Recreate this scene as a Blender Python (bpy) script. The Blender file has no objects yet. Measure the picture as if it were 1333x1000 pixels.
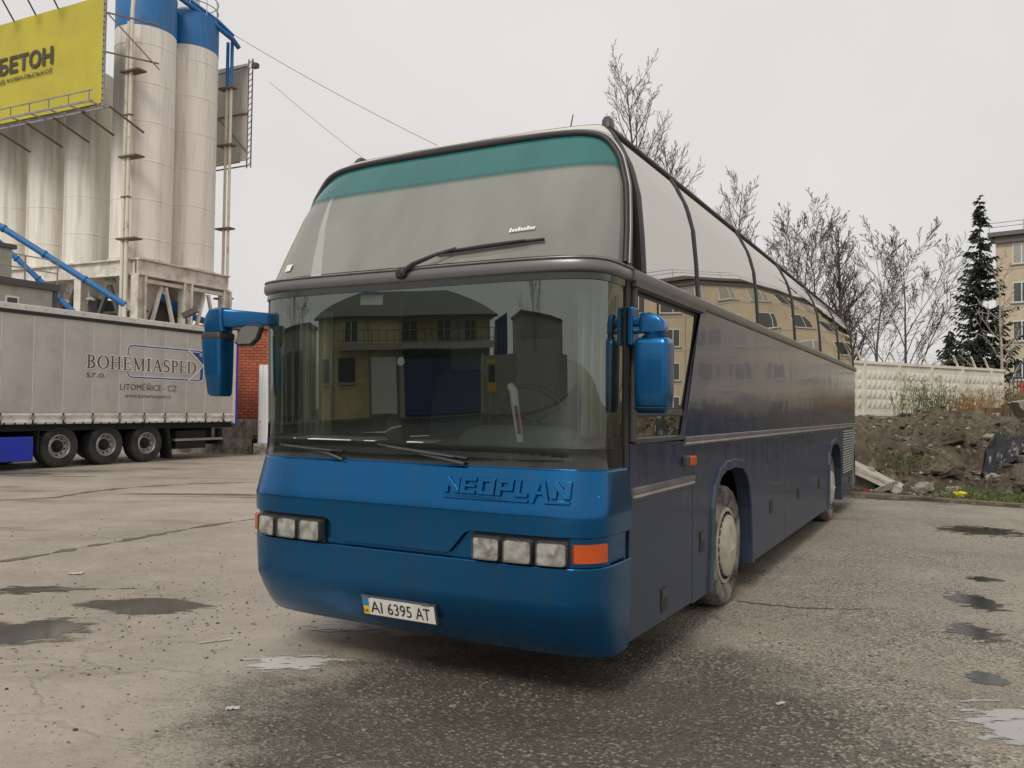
import bpy, bmesh, math, random
from mathutils import Vector, Matrix, noise

# ------------------------------------------------------------------ camera, sky, sun, exposure
scn = bpy.context.scene
COL = scn.collection
R_ = math.radians
cam_d = bpy.data.cameras.new('camera'); cam = bpy.data.objects.new('camera', cam_d); COL.objects.link(cam)
cam_d.sensor_fit = 'HORIZONTAL'; cam_d.sensor_width = 36; cam_d.lens = 36*1080/1333
cam_d.clip_start = .05; cam_d.clip_end = 3000
_p = math.atan(32.5/1080); _r = R_(.7)
_fw = Vector((0, math.cos(_p), math.sin(_p))); _u0 = Vector((0, -math.sin(_p), math.cos(_p))); _r0 = Vector((1, 0, 0))
_rt = _r0*math.cos(_r)+_u0*math.sin(_r); _up = -_r0*math.sin(_r)+_u0*math.cos(_r)
cam.matrix_world = Matrix(((_rt.x, _up.x, -_fw.x, 0), (_rt.y, _up.y, -_fw.y, 0), (_rt.z, _up.z, -_fw.z, 1.61), (0, 0, 0, 1)))
scn.camera = cam

SUN_EL, SUN_AZ = R_(48), R_(200)     # azimuth from +Y clockwise
world = bpy.data.worlds.new('World'); scn.world = world; world.use_nodes = True
nt = world.node_tree; nt.nodes.clear()
o_ = nt.nodes.new('ShaderNodeOutputWorld'); bg = nt.nodes.new('ShaderNodeBackground')
sk = nt.nodes.new('ShaderNodeTexSky'); sk.sky_type = 'NISHITA'; sk.sun_disc = False
sk.sun_elevation = SUN_EL; sk.sun_rotation = SUN_AZ; sk.dust_density = 6; sk.air_density = 1.5
bw = nt.nodes.new('ShaderNodeRGBToBW'); nt.links.new(sk.outputs[0], bw.inputs[0])
mx = nt.nodes.new('ShaderNodeMix'); mx.data_type = 'RGBA'; mx.inputs[0].default_value = .94
nt.links.new(bw.outputs[0], mx.inputs[6])
tc = nt.nodes.new('ShaderNodeTexCoord'); nz = nt.nodes.new('ShaderNodeTexNoise')
nz.inputs['Scale'].default_value = 1.6; nz.inputs['Detail'].default_value = 4
cr = nt.nodes.new('ShaderNodeValToRGB'); cr.color_ramp.elements[0].position = .3; cr.color_ramp.elements[1].position = .75
cr.color_ramp.elements[0].color = (5.75, 5.58, 5.52, 1); cr.color_ramp.elements[1].color = (6.85, 6.68, 6.6, 1)
nt.links.new(tc.outputs['Generated'], nz.inputs[0]); nt.links.new(nz.outputs[0], cr.inputs[0])
nt.links.new(cr.outputs[0], mx.inputs[7]); nt.links.new(mx.outputs[2], bg.inputs[0])
bg.inputs[1].default_value = .1
nt.links.new(bg.outputs[0], o_.inputs[0])

sd = bpy.data.lights.new('sun', 'SUN'); sd.energy = 1.5; sd.angle = R_(20); sd.color = (1, .96, .9)
sun = bpy.data.objects.new('sun', sd); COL.objects.link(sun)
_sv = Vector((math.sin(SUN_AZ)*math.cos(SUN_EL), math.cos(SUN_AZ)*math.cos(SUN_EL), math.sin(SUN_EL)))
sun.rotation_euler = _sv.to_track_quat('Z', 'Y').to_euler(); sun.location = _sv*200

vs = scn.view_settings
vs.view_transform = 'Standard'; vs.look = 'None'; vs.exposure = 0.27; vs.gamma = 1; vs.use_curve_mapping = False

# ------------------------------------------------------------------ mesh helpers
rng = random.Random(7)

class MB:
    def __init__(s): s.v = []; s.f = []
    def add(s, vs_, fs):
        b = len(s.v); s.v.extend([tuple(p) for p in vs_]); s.f.extend([tuple(i+b for i in f) for f in fs]); return s
    def box(s, x0, x1, y0, y1, z0, z1):
        return s.add([(x0,y0,z0),(x1,y0,z0),(x1,y1,z0),(x0,y1,z0),(x0,y0,z1),(x1,y0,z1),(x1,y1,z1),(x0,y1,z1)],
                     [(0,3,2,1),(4,5,6,7),(0,1,5,4),(1,2,6,5),(2,3,7,6),(3,0,4,7)])
    def obox(s, c, ax, ay, az):
        c, ax, ay, az = Vector(c), Vector(ax), Vector(ay), Vector(az)
        P = [c+i*ax+j*ay+k*az for k in (-1,1) for i, j in ((-1,-1),(1,-1),(1,1),(-1,1))]
        return s.add(P, [(0,3,2,1),(4,5,6,7),(0,1,5,4),(1,2,6,5),(2,3,7,6),(3,0,4,7)])
    def beam(s, a, b, w, h, up=(0,0,1)):
        a, b = Vector(a), Vector(b); d = b-a; L_ = d.length; d.normalize()
        x = d.cross(Vector(up))
        if x.length < 1e-4: x = d.cross(Vector((1,0,0)))
        x.normalize(); z = x.cross(d).normalized()
        return s.obox((a+b)/2, d*L_/2, x*w/2, z*h/2)
    def tube(s, pts, r, seg=8, cap=True):
        pts = [Vector(p) for p in pts]; n = len(pts)
        rs = r if isinstance(r, (list, tuple)) else [r]*n
        b = len(s.v); px = None
        for i, p in enumerate(pts):
            d = (pts[min(i+1,n-1)]-pts[max(i-1,0)])
            if d.length < 1e-9: d = Vector((0,0,1))
            d.normalize()
            if px is None:
                px = d.cross(Vector((0,0,1)))
                if px.length < 1e-3: px = d.cross(Vector((1,0,0)))
            px = (px-d*px.dot(d))
            if px.length < 1e-6: px = d.orthogonal()
            px.normalize(); py = d.cross(px)
            for k in range(seg):
                a = 2*math.pi*k/seg
                s.v.append(tuple(p+(px*math.cos(a)+py*math.sin(a))*rs[i]))
        for i in range(n-1):
            for k in range(seg):
                k2 = (k+1) % seg
                s.f.append((b+i*seg+k, b+i*seg+k2, b+(i+1)*seg+k2, b+(i+1)*seg+k))
        if cap and seg > 2:
            s.f.append(tuple(b+k for k in range(seg))[::-1]); s.f.append(tuple(b+(n-1)*seg+k for k in range(seg)))
        return s
    def lathe(s, prof, seg=24, o=(0,0,0), ax=(0,0,1), cap=True):
        o, ax = Vector(o), Vector(ax).normalized(); px = ax.orthogonal().normalized(); py = ax.cross(px); b = len(s.v)
        for r, h in prof:
            for k in range(seg):
                a = 2*math.pi*k/seg; s.v.append(tuple(o+ax*h+(px*math.cos(a)+py*math.sin(a))*r))
        for i in range(len(prof)-1):
            for k in range(seg):
                k2 = (k+1) % seg; s.f.append((b+i*seg+k, b+i*seg+k2, b+(i+1)*seg+k2, b+(i+1)*seg+k))
        if cap:
            if prof[0][0] > 1e-4: s.f.append(tuple(b+k for k in range(seg))[::-1])
            if prof[-1][0] > 1e-4: s.f.append(tuple(b+(len(prof)-1)*seg+k for k in range(seg)))
        return s
    def prism(s, poly, f0, f1):
        n = len(poly); b = len(s.v)
        s.v += [tuple(f0(*p)) for p in poly]+[tuple(f1(*p)) for p in poly]
        s.f.append(tuple(b+i for i in range(n))[::-1]); s.f.append(tuple(b+n+i for i in range(n)))
        for i in range(n): j = (i+1) % n; s.f.append((b+i, b+j, b+n+j, b+n+i))
        return s
    def grid(s, fn, nu, nv, close=False):
        b = len(s.v)
        for j in range(nv+1):
            for i in range(nu+1): s.v.append(tuple(fn(i/nu, j/nv)))
        for j in range(nv):
            for i in range(nu):
                a = b+j*(nu+1)+i; s.f.append((a, a+1, a+nu+2, a+nu+1))
        return s
    def build(s, name, mat, parent=None, smooth=None, bevel=0, fix=True, solid=0):
        me = bpy.data.meshes.new(name); me.from_pydata(s.v, [], s.f)
        if fix and s.f:
            bm = bmesh.new(); bm.from_mesh(me); bmesh.ops.recalc_face_normals(bm, faces=bm.faces); bm.to_mesh(me); bm.free()
        o = bpy.data.objects.new(name, me); COL.objects.link(o)
        if mat: me.materials.append(mat)
        if smooth:
            me.polygons.foreach_set('use_smooth', [True]*len(me.polygons))
            if smooth < 179: me.set_sharp_from_angle(angle=R_(smooth))
        if bevel:
            m = o.modifiers.new('bevel', 'BEVEL'); m.width = bevel; m.segments = 2; m.limit_method = 'ANGLE'; m.angle_limit = R_(40)
            m.harden_normals = False
        if solid:
            m = o.modifiers.new('solid', 'SOLIDIFY'); m.thickness = solid; m.offset = -1
        if parent: o.parent = parent
        return o

def tag(o, label=None, cat=None, group=None, kind=None):
    if label: o['label'] = label
    if cat: o['category'] = cat
    if group: o['group'] = group
    if kind: o['kind'] = kind
    return o
def empty(name, loc=(0,0,0), rz=0, label=None, cat=None, group=None):
    o = bpy.data.objects.new(name, None); COL.objects.link(o); o.location = loc; o.rotation_euler = (0,0,rz); o.empty_display_size = .2
    return tag(o, label, cat, group)
def kids(o): return [c for c in bpy.data.objects if c.parent == o]
def copy_tree(o, parent=None):
    c = o.copy(); COL.objects.link(c); c.parent = parent
    for ch in list(o.children): copy_tree(ch, c)
    return c
def lerp_tab(tab, x):
    if x <= tab[0][0]: return tab[0][1:]
    for a, b in zip(tab, tab[1:]):
        if x <= b[0]:
            t = (x-a[0])/(b[0]-a[0]); return tuple(p+(q-p)*t for p, q in zip(a[1:], b[1:]))
    return tab[-1][1:]
def sstep(a, b, x):
    t = max(0, min(1, (x-a)/(b-a))); return t*t*(3-2*t)

# ------------------------------------------------------------------ materials
def N(nt_, t, **kw):
    n = nt_.nodes.new('ShaderNode'+t)
    for k, v in kw.items():
        if k in n.inputs: n.inputs[k].default_value = v
        else: setattr(n, k, v)
    return n
def newmat(name):
    m = bpy.data.materials.new(name); m.use_nodes = True; t = m.node_tree; t.nodes.clear()
    out = t.nodes.new('ShaderNodeOutputMaterial'); return m, t, out
def c4(c): return (c[0], c[1], c[2], 1)
def mat(name, col, rough=.6, metal=0, var=.15, vscale=3, bump=0, bscale=40, coat=0, spec=.5, dirt=None, dirt_amt=0, dscale=2.5, dirt_lo=.45, dirt_hi=.7, stretch=None):
    """principled with tonal variation, a dirt layer with its own shape and fine relief"""
    m, t, out = newmat(name); p = N(t, 'BsdfPrincipled'); t.links.new(p.outputs[0], out.inputs[0])
    p.inputs['Roughness'].default_value = rough; p.inputs['Metallic'].default_value = metal
    p.inputs['Coat Weight'].default_value = coat; p.inputs['Coat Roughness'].default_value = .06
    p.inputs['Specular IOR Level'].default_value = spec
    tc = N(t, 'TexCoord'); co = tc.outputs['Object']
    if stretch:
        mp = N(t, 'Mapping'); mp.inputs['Scale'].default_value = stretch; t.links.new(co, mp.inputs[0]); co2 = mp.outputs[0]
    else: co2 = co
    n1 = N(t, 'TexNoise', Scale=vscale, Detail=6.0, Roughness=.65); t.links.new(co2, n1.inputs['Vector'])
    mr = N(t, 'MapRange'); mr.inputs[1].default_value = .25; mr.inputs[2].default_value = .75
    mr.inputs[3].default_value = 1-var; mr.inputs[4].default_value = 1+var
    t.links.new(n1.outputs[0], mr.inputs[0])
    mul = N(t, 'VectorMath', operation='SCALE'); mul.inputs[0].default_value = col[:3]; t.links.new(mr.outputs[0], mul.inputs['Scale'])
    c = mul.outputs[0]
    if dirt:
        n2 = N(t, 'TexNoise', Scale=dscale, Detail=8.0, Roughness=.7); t.links.new(co2, n2.inputs['Vector'])
        m2 = N(t, 'MapRange'); m2.inputs[1].default_value = dirt_lo; m2.inputs[2].default_value = dirt_hi; m2.inputs[3].default_value = 0; m2.inputs[4].default_value = dirt_amt
        t.links.new(n2.outputs[0], m2.inputs[0])
        mixc = N(t, 'Mix', data_type='RGBA'); t.links.new(m2.outputs[0], mixc.inputs[0]); t.links.new(c, mixc.inputs[6]); mixc.inputs[7].default_value = c4(dirt)
        c = mixc.outputs[2]
    t.links.new(c, p.inputs['Base Color'])
    if bump:
        nb = N(t, 'TexNoise', Scale=bscale, Detail=5.0); t.links.new(co, nb.inputs['Vector'])
        b = N(t, 'Bump', Strength=min(1, bump), Distance=.02*max(1, bump)); t.links.new(nb.outputs[0], b.inputs['Height']); t.links.new(b.outputs[0], p.inputs['Normal'])
    m['p'] = 1
    return m

def bus_paint(name, col, metal, rough, dust, dust_top, wave, coat=.8, chips=.5):
    """clear-coated paint with road dust rising from the skirt (object-space height), streaks and slightly wavy panels"""
    m, t, out = newmat(name); p = N(t, 'BsdfPrincipled'); t.links.new(p.outputs[0], out.inputs[0])
    tc = N(t, 'TexCoord'); co = tc.outputs['Object']
    sep = N(t, 'SeparateXYZ'); t.links.new(co, sep.inputs[0])
    mp = N(t, 'Mapping'); mp.inputs['Scale'].default_value = (1, 3.2, .55); t.links.new(co, mp.inputs[0])
    n1 = N(t, 'TexNoise', Scale=1.6, Detail=7.0, Roughness=.62); t.links.new(mp.outputs[0], n1.inputs['Vector'])
    # dust edge: height + noise
    ad = N(t, 'Math', operation='MULTIPLY_ADD'); t.links.new(n1.outputs[0], ad.inputs[0]); ad.inputs[1].default_value = -1.5; t.links.new(sep.outputs[2], ad.inputs[2])
    mr = N(t, 'MapRange'); mr.interpolation_type = 'SMOOTHSTEP'
    mr.inputs[1].default_value = dust_top-1.2; mr.inputs[2].default_value = dust_top-.55; mr.inputs[3].default_value = dust; mr.inputs[4].default_value = dust*.12
    t.links.new(ad.outputs[0], mr.inputs[0])
    n3 = N(t, 'TexNoise', Scale=60, Detail=4.0); t.links.new(co, n3.inputs['Vector'])
    m3 = N(t, 'MapRange'); m3.inputs[1].default_value = .3; m3.inputs[2].default_value = .7; m3.inputs[3].default_value = .75; m3.inputs[4].default_value = 1.15
    t.links.new(n3.outputs[0], m3.inputs[0])
    mm = N(t, 'Math', operation='MULTIPLY', use_clamp=True); t.links.new(mr.outputs[0], mm.inputs[0]); t.links.new(m3.outputs[0], mm.inputs[1])
    mix = N(t, 'Mix', data_type='RGBA'); t.links.new(mm.outputs[0], mix.inputs[0]); mix.inputs[6].default_value = c4(col); mix.inputs[7].default_value = (.037, .05, .068, 1)
    # stone chips and splashes
    vc = N(t, 'TexVoronoi', Scale=13); t.links.new(co, vc.inputs['Vector']); vs_ = N(t, 'SeparateColor'); t.links.new(vc.outputs['Color'], vs_.inputs[0])
    cg = N(t, 'Math', operation='GREATER_THAN'); t.links.new(vs_.outputs[0], cg.inputs[0]); cg.inputs[1].default_value = .86
    cs = N(t, 'Math', operation='LESS_THAN'); t.links.new(vc.outputs['Distance'], cs.inputs[0]); cs.inputs[1].default_value = .045
    cm_ = N(t, 'Math', operation='MULTIPLY'); t.links.new(cg.outputs[0], cm_.inputs[0]); t.links.new(cs.outputs[0], cm_.inputs[1])
    cf_ = N(t, 'Math', operation='MULTIPLY'); t.links.new(cm_.outputs[0], cf_.inputs[0]); cf_.inputs[1].default_value = chips
    mixb = N(t, 'Mix', data_type='RGBA'); t.links.new(cf_.outputs[0], mixb.inputs[0]); t.links.new(mix.outputs[2], mixb.inputs[6]); mixb.inputs[7].default_value = (.45, .47, .48, 1)
    # thin streaky film of road grime over everything
    mg = N(t, 'Mapping'); mg.inputs['Scale'].default_value = (7, 7, .8); t.links.new(co, mg.inputs[0]); ng = N(t, 'TexNoise', Scale=1.5, Detail=8.0, Roughness=.7); t.links.new(mg.outputs[0], ng.inputs['Vector'])
    rg2 = N(t, 'MapRange'); rg2.inputs[1].default_value = .48; rg2.inputs[2].default_value = .75; rg2.inputs[4].default_value = .32; t.links.new(ng.outputs[0], rg2.inputs[0])
    mixg = N(t, 'Mix', data_type='RGBA'); t.links.new(rg2.outputs[0], mixg.inputs[0]); t.links.new(mixb.outputs[2], mixg.inputs[6]); mixg.inputs[7].default_value = (.06, .064, .068, 1)
    t.links.new(mixg.outputs[2], p.inputs['Base Color'])
    r2 = N(t, 'MapRange'); r2.inputs[3].default_value = rough; r2.inputs[4].default_value = .62; t.links.new(mm.outputs[0], r2.inputs[0]); t.links.new(r2.outputs[0], p.inputs['Roughness'])
    m4 = N(t, 'MapRange'); m4.inputs[3].default_value = metal; m4.inputs[4].default_value = 0; t.links.new(mm.outputs[0], m4.inputs[0]); t.links.new(m4.outputs[0], p.inputs['Metallic'])
    m5 = N(t, 'MapRange'); m5.inputs[3].default_value = coat; m5.inputs[4].default_value = .05; t.links.new(mm.outputs[0], m5.inputs[0]); t.links.new(m5.outputs[0], p.inputs['Coat Weight'])
    p.inputs['Coat Roughness'].default_value = .05
    nb = N(t, 'TexNoise', Scale=2.3, Detail=1.0); t.links.new(co, nb.inputs['Vector'])
    b = N(t, 'Bump', Strength=wave, Distance=.03); t.links.new(nb.outputs[0], b.inputs['Height'])
    nb2 = N(t, 'TexNoise', Scale=350, Detail=2.0); t.links.new(co, nb2.inputs['Vector'])
    b2 = N(t, 'Bump', Strength=.06, Distance=.002); t.links.new(nb2.outputs[0], b2.inputs['Height']); t.links.new(b.outputs[0], b2.inputs['Normal'])
    t.links.new(b2.outputs[0], p.inputs['Normal']); t.links.new(b.outputs[0], p.inputs['Coat Normal'])
    return m

def glass(name, tint, refl, ior=1.5, rough=0.0, fog=0, fogcol=(.4,.4,.38), wave=0, dirt=.0, wscale=1.2, fade=None, gcol=(.95, .96, .95)):
    """thin sheet glass: tinted see-through + Fresnel mirror (+ condensation layer)"""
    m, t, out = newmat(name)
    tr = N(t, 'BsdfTransparent', Color=c4(tint)); gl = N(t, 'BsdfGlossy', Roughness=rough); gl.inputs['Color'].default_value = c4(gcol)
    tc = N(t, 'TexCoord')
    base = tr.outputs[0]
    if fog:
        df = N(t, 'BsdfDiffuse', Color=c4(fogcol)); n = N(t, 'TexNoise', Scale=1.3, Detail=5.0); mp = N(t, 'Mapping'); mp.inputs['Scale'].default_value = (2.2, 1, .7)
        t.links.new(tc.outputs['Object'], mp.inputs[0]); t.links.new(mp.outputs[0], n.inputs['Vector'])
        r = N(t, 'MapRange'); r.inputs[1].default_value = .3; r.inputs[2].default_value = .7; r.inputs[3].default_value = fog*.82; r.inputs[4].default_value = min(1, fog*1.12); t.links.new(n.outputs[0], r.inputs[0])
        mf = N(t, 'MixShader'); t.links.new(r.outputs[0], mf.inputs[0]); t.links.new(base, mf.inputs[1]); t.links.new(df.outputs[0], mf.inputs[2]); base = mf.outputs[0]
    fr = N(t, 'Fresnel', IOR=ior)
    sc = N(t, 'Math', operation='MULTIPLY_ADD', use_clamp=True); sc.inputs[1].default_value = 1-refl; sc.inputs[2].default_value = refl; t.links.new(fr.outputs[0], sc.inputs[0])
    mx = N(t, 'MixShader'); t.links.new(sc.outputs[0], mx.inputs[0]); t.links.new(base, mx.inputs[1]); t.links.new(gl.outputs[0], mx.inputs[2])
    if wave:
        nb = N(t, 'TexNoise', Scale=wscale, Detail=0.0); t.links.new(tc.outputs['Object'], nb.inputs['Vector'])
        b = N(t, 'Bump', Strength=wave, Distance=.02); t.links.new(nb.outputs[0], b.inputs['Height']); t.links.new(b.outputs[0], gl.inputs['Normal'])
    if fade:   # dyed band thins out towards its lower edge
        sz = N(t, 'SeparateXYZ'); t.links.new(tc.outputs['Object'], sz.inputs[0]); fr2 = N(t, 'MapRange'); fr2.interpolation_type = 'SMOOTHSTEP'; fr2.inputs[1].default_value = fade[0]; fr2.inputs[2].default_value = fade[1]; t.links.new(sz.outputs[2], fr2.inputs[0])
        clr = N(t, 'BsdfTransparent'); m9 = N(t, 'MixShader'); t.links.new(fr2.outputs[0], m9.inputs[0]); t.links.new(clr.outputs[0], m9.inputs[1]); t.links.new(mx.outputs[0], m9.inputs[2]); mx = m9
    t.links.new(mx.outputs[0], out.inputs[0]); return m

M = {}
M['blue'] = bus_paint('blue_metallic_paint', (.002, .108, .28), .9, .22, .12, .85, .05, .25, .9)
M['side_blue'] = bus_paint('coach_blue_side_tone', (.012, .034, .105), .5, .10, .8, 1.42, .12, .45, .6)  # same coach blue, its dirt and side reflections put into a darker colour
M['mirror_blue'] = mat('mirror_housing_paint', (.004, .10, .26), .3, .75, var=.12, coat=.35, dirt=(.25,.27,.3), dirt_amt=.5, dscale=22, dirt_lo=.66, dirt_hi=.72)
M['cream'] = mat('cream_roof_paint', (.62, .6, .52), .5, dirt=(.3,.28,.22), dirt_amt=.6, dscale=3)
M['rubber'] = mat('black_rubber', (.018, .018, .019), .5, bump=.1, bscale=60)
M['trim'] = mat('dark_grey_trim', (.05, .05, .052), .42, dirt=(.13,.13,.125), dirt_amt=.3, dscale=3)
M['belt'] = mat('grey_belt_moulding', (.2, .2, .195), .34, .6, dirt=(.1,.1,.095), dirt_amt=.4, dscale=3)
M['alu'] = mat('dull_aluminium', (.27, .27, .26), .36, .7, dirt=(.16,.15,.14), dirt_amt=.7, dscale=5)
M['black'] = mat('black_plastic', (.012, .012, .013), .45)
M['under'] = mat('underbody', (.01, .01, .01), .9)
M['inter'] = mat('cabin_trim', (.06, .064, .06), .8)
M['dash'] = mat('grey_dashboard', (.17, .185, .175), .7)
M['curtain'] = mat('grey_curtain', (.34, .35, .31), .9, stretch=(20,1,1))
M['beige_seat'] = mat('beige_seat', (.36, .34, .27), .9)
M['paper'] = mat('white_paper', (.7, .72, .66), .8, var=.05)
M['white'] = mat('white_plastic', (.75, .75, .73), .5, var=.06)
M['red'] = mat('red_plastic', (.35, .02, .02), .5)
M['orange'] = mat('amber_lens', (.52, .07, .004), .35, coat=.2, bump=.2, bscale=120)
M['lamp'] = None
M['tyre'] = mat('tyre_rubber', (.028, .027, .026), .85, bump=.4, bscale=70, dirt=(.3,.27,.23), dirt_amt=.85, dscale=5, dirt_lo=.42, dirt_hi=.62)
M['tyre_dark'] = mat('tyre_rubber_dark', (.018, .018, .019), .8, bump=.3, bscale=60, dirt=(.1,.09,.08), dirt_amt=.5)
M['hub'] = mat('dirty_cream_hubcap', (.46, .42, .34), .55, var=.15, vscale=7, dirt=(.17,.13,.085), dirt_amt=.85, dscale=7)
M['steel'] = mat('galvanised_steel', (.34, .34, .33), .45, .5, dirt=(.16,.14,.12), dirt_amt=.6)
M['w_glass'] = glass('windscreen_glass', (.76, .85, .78), .14, 1.5, 0, fog=.02, fogcol=(.3,.38,.33), wave=.03, wscale=2.2, gcol=(.9, .96, .9))
M['u_glass'] = glass('fogged_upper_glass', (.6, .62, .55), .03, 1.45, .02, fog=.66, fogcol=(.33, .335, .29))
M['s_glass'] = glass('tinted_side_glass', (.06, .06, .05), .72, 1.7, 0, wave=.05, wscale=1.0, gcol=(.80, .77, .71))
M['teal'] = glass('teal_sun_band', (.1, .3, .3), .03, 1.45, .02, fog=.88, fogcol=(.025, .15, .145), fade=(3.01, 3.07))
M['frit'] = mat('black_glass_edge', (.008, .009, .009), .12, coat=.6)

def lens_mat():
    m, t, out = newmat('ribbed_headlamp_glass'); tr = N(t, 'BsdfTransparent'); tr.inputs[0].default_value = (.86, .85, .78, 1); df = N(t, 'BsdfDiffuse'); df.inputs[0].default_value = (.74, .72, .64, 1); gl = N(t, 'BsdfGlossy', Roughness=.08)
    tc = N(t, 'TexCoord'); g = N(t, 'TexNoise', Scale=16, Detail=3.0); t.links.new(tc.outputs['Object'], g.inputs['Vector']); r = N(t, 'MapRange'); r.inputs[1].default_value = .35; r.inputs[2].default_value = .7; r.inputs[3].default_value = .22; r.inputs[4].default_value = .6; t.links.new(g.outputs[0], r.inputs[0])
    m1 = N(t, 'MixShader'); t.links.new(r.outputs[0], m1.inputs[0]); t.links.new(tr.outputs[0], m1.inputs[1]); t.links.new(df.outputs[0], m1.inputs[2])
    fr = N(t, 'Fresnel', IOR=1.5); m2 = N(t, 'MixShader'); t.links.new(fr.outputs[0], m2.inputs[0]); t.links.new(m1.outputs[0], m2.inputs[1]); t.links.new(gl.outputs[0], m2.inputs[2])
    w = N(t, 'TexWave', Scale=22); w.inputs['Distortion'].default_value = .3; t.links.new(tc.outputs['Object'], w.inputs['Vector']); b = N(t, 'Bump', Strength=.5, Distance=.004); t.links.new(w.outputs[0], b.inputs['Height']); t.links.new(b.outputs[0], gl.inputs['Normal']); t.links.new(m2.outputs[0], out.inputs[0]); return m
M['lens'] = lens_mat()
M['chrome'] = mat('lamp_reflector', (.9, .88, .82), .3, .9, var=.05)

# ------------------------------------------------------------------ lettering (strokes and font outlines)
def stroke_poly(pts, w):
    """offset polyline -> polygon (butt ends)"""
    L_, R2 = [], []
    n = len(pts); ws = w if isinstance(w, (list, tuple)) else [w]*n
    for i, p in enumerate(pts):
        a = pts[max(i-1,0)]; b = pts[min(i+1,n-1)]
        dx, dy = b[0]-a[0], b[1]-a[1]; l = math.hypot(dx, dy) or 1; nx, ny = -dy/l, dx/l
        L_.append((p[0]+nx*ws[i]/2, p[1]+ny*ws[i]/2)); R2.append((p[0]-nx*ws[i]/2, p[1]-ny*ws[i]/2))
    return L_+R2[::-1]
def arc(cx, cy, rx, ry, a0, a1, n=14):
    return [(cx+rx*math.cos(R_(a0+(a1-a0)*i/n)), cy+ry*math.sin(R_(a0+(a1-a0)*i/n))) for i in range(n+1)]
def serif_glyphs():
    T, H_ = .15, .065
    def stem(x): return [([(x,0),(x,1)], T)]
    def sf(x, y, w=.36): return [([(x-w/2, y+(.03 if y < .5 else -.03)), (x+w/2, y+(.03 if y < .5 else -.03))], H_)]
    G = {}
    G['B'] = (.72, stem(.17)+sf(.12,0,.3)+sf(.12,1,.3)+[(arc(.3,.75,.24,.22,90,-90), [.06+.09*math.sin(math.pi*i/14) for i in range(15)]), (arc(.3,.27,.3,.24,90,-90), [.06+.1*math.sin(math.pi*i/14) for i in range(15)]), ([(.12,.97),(.31,.97)],H_), ([(.12,.52),(.31,.52)],H_), ([(.12,.03),(.31,.03)],H_)])
    G['O'] = (.92, [(arc(.46,.5,.37,.47,0,360,36), [.06+.1*abs(math.cos(2*math.pi*i/36)) for i in range(37)])])
    G['H'] = (.98, stem(.2)+stem(.78)+sf(.2,0)+sf(.2,1)+sf(.78,0)+sf(.78,1)+[([(.2,.52),(.78,.52)],H_)])
    G['E'] = (.74, stem(.2)+[([(.03,.03),(.66,.03)],H_),([(.03,.97),(.62,.97)],H_),([(.2,.52),(.5,.52)],H_),([(.64,0),(.64,.24)],H_),([(.6,.8),(.6,1)],H_),([(.5,.4),(.5,.64)],H_)])
    G['M'] = (1.12, [([(.2,0),(.2,1)],.08)]+stem(.92)+sf(.2,0,.3)+sf(.92,0)+[([(.16,1),(.55,.06)],.15),([(.92,1),(.55,.06)],.07),([(.03,.97),(.2,.97)],H_),([(.9,.97),(1.08,.97)],H_)])
    G['I'] = (.42, stem(.21)+sf(.21,0)+sf(.21,1))
    G['A'] = (.94, [([(.14,0),(.46,1)],.07),([(.44,1),(.8,0)],.16),([(.25,.36),(.68,.36)],H_)]+sf(.14,0,.28)+sf(.8,0,.3))
    G['S'] = (.64, [(arc(.33,.73,.2,.23,30,270,14)+arc(.33,.26,.21,.23,90,-150,14)[1:], [.07+.09*math.sin(math.pi*i/28) for i in range(29)]), ([(.51,.76),(.51,1)],.05), ([(.11,0),(.11,.25)],.05)])
    G['P'] = (.7, stem(.2)+sf(.2,0)+[(arc(.32,.73,.27,.24,90,-90), [.06+.1*math.sin(math.pi*i/14) for i in range(15)]), ([(.04,.97),(.33,.97)],H_), ([(.2,.49),(.33,.49)],H_)])
    G['D'] = (.9, stem(.2)+[(arc(.38,.5,.4,.47,90,-90), [.06+.11*math.sin(math.pi*i/14) for i in range(15)]), ([(.04,.97),(.39,.97)],H_), ([(.04,.03),(.39,.03)],H_)])
    return G
def block_glyphs():
    w = .25
    G = {}
    w = .30
    G['N'] = (.95, [([(.15,0),(.15,1)],w),([(.8,0),(.8,1)],w),([(.12,.9),(.83,.1)],.3)])
    G['E'] = (.95, [([(.15,0),(.15,1)],w),([(.05,.88),(.9,.88)],.22),([(.05,.5),(.86,.5)],.18),([(.05,.12),(.9,.12)],.22)])
    G['O'] = (1.0, [([(.15,0),(.15,1)],w),([(.83,0),(.83,1)],w),([(.05,.88),(.95,.88)],.22),([(.05,.12),(.95,.12)],.22)])
    G['P'] = (.98, [([(.15,0),(.15,1)],w),([(.05,.88),(.93,.88)],.22),([(.05,.42),(.93,.42)],.22),([(.81,.33),(.81,1)],w)])
    G['L'] = (.8, [([(.15,0),(.15,1)],w),([(.05,.12),(.72,.12)],.24)])
    G['A'] = (1.0, [([(.1,-.28),(.42,1)],.24),([(.9,-.28),(.58,1)],.24),([(.28,.3),(.72,.3)],.2),([(.35,.9),(.65,.9)],.2)])
    return G
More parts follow.
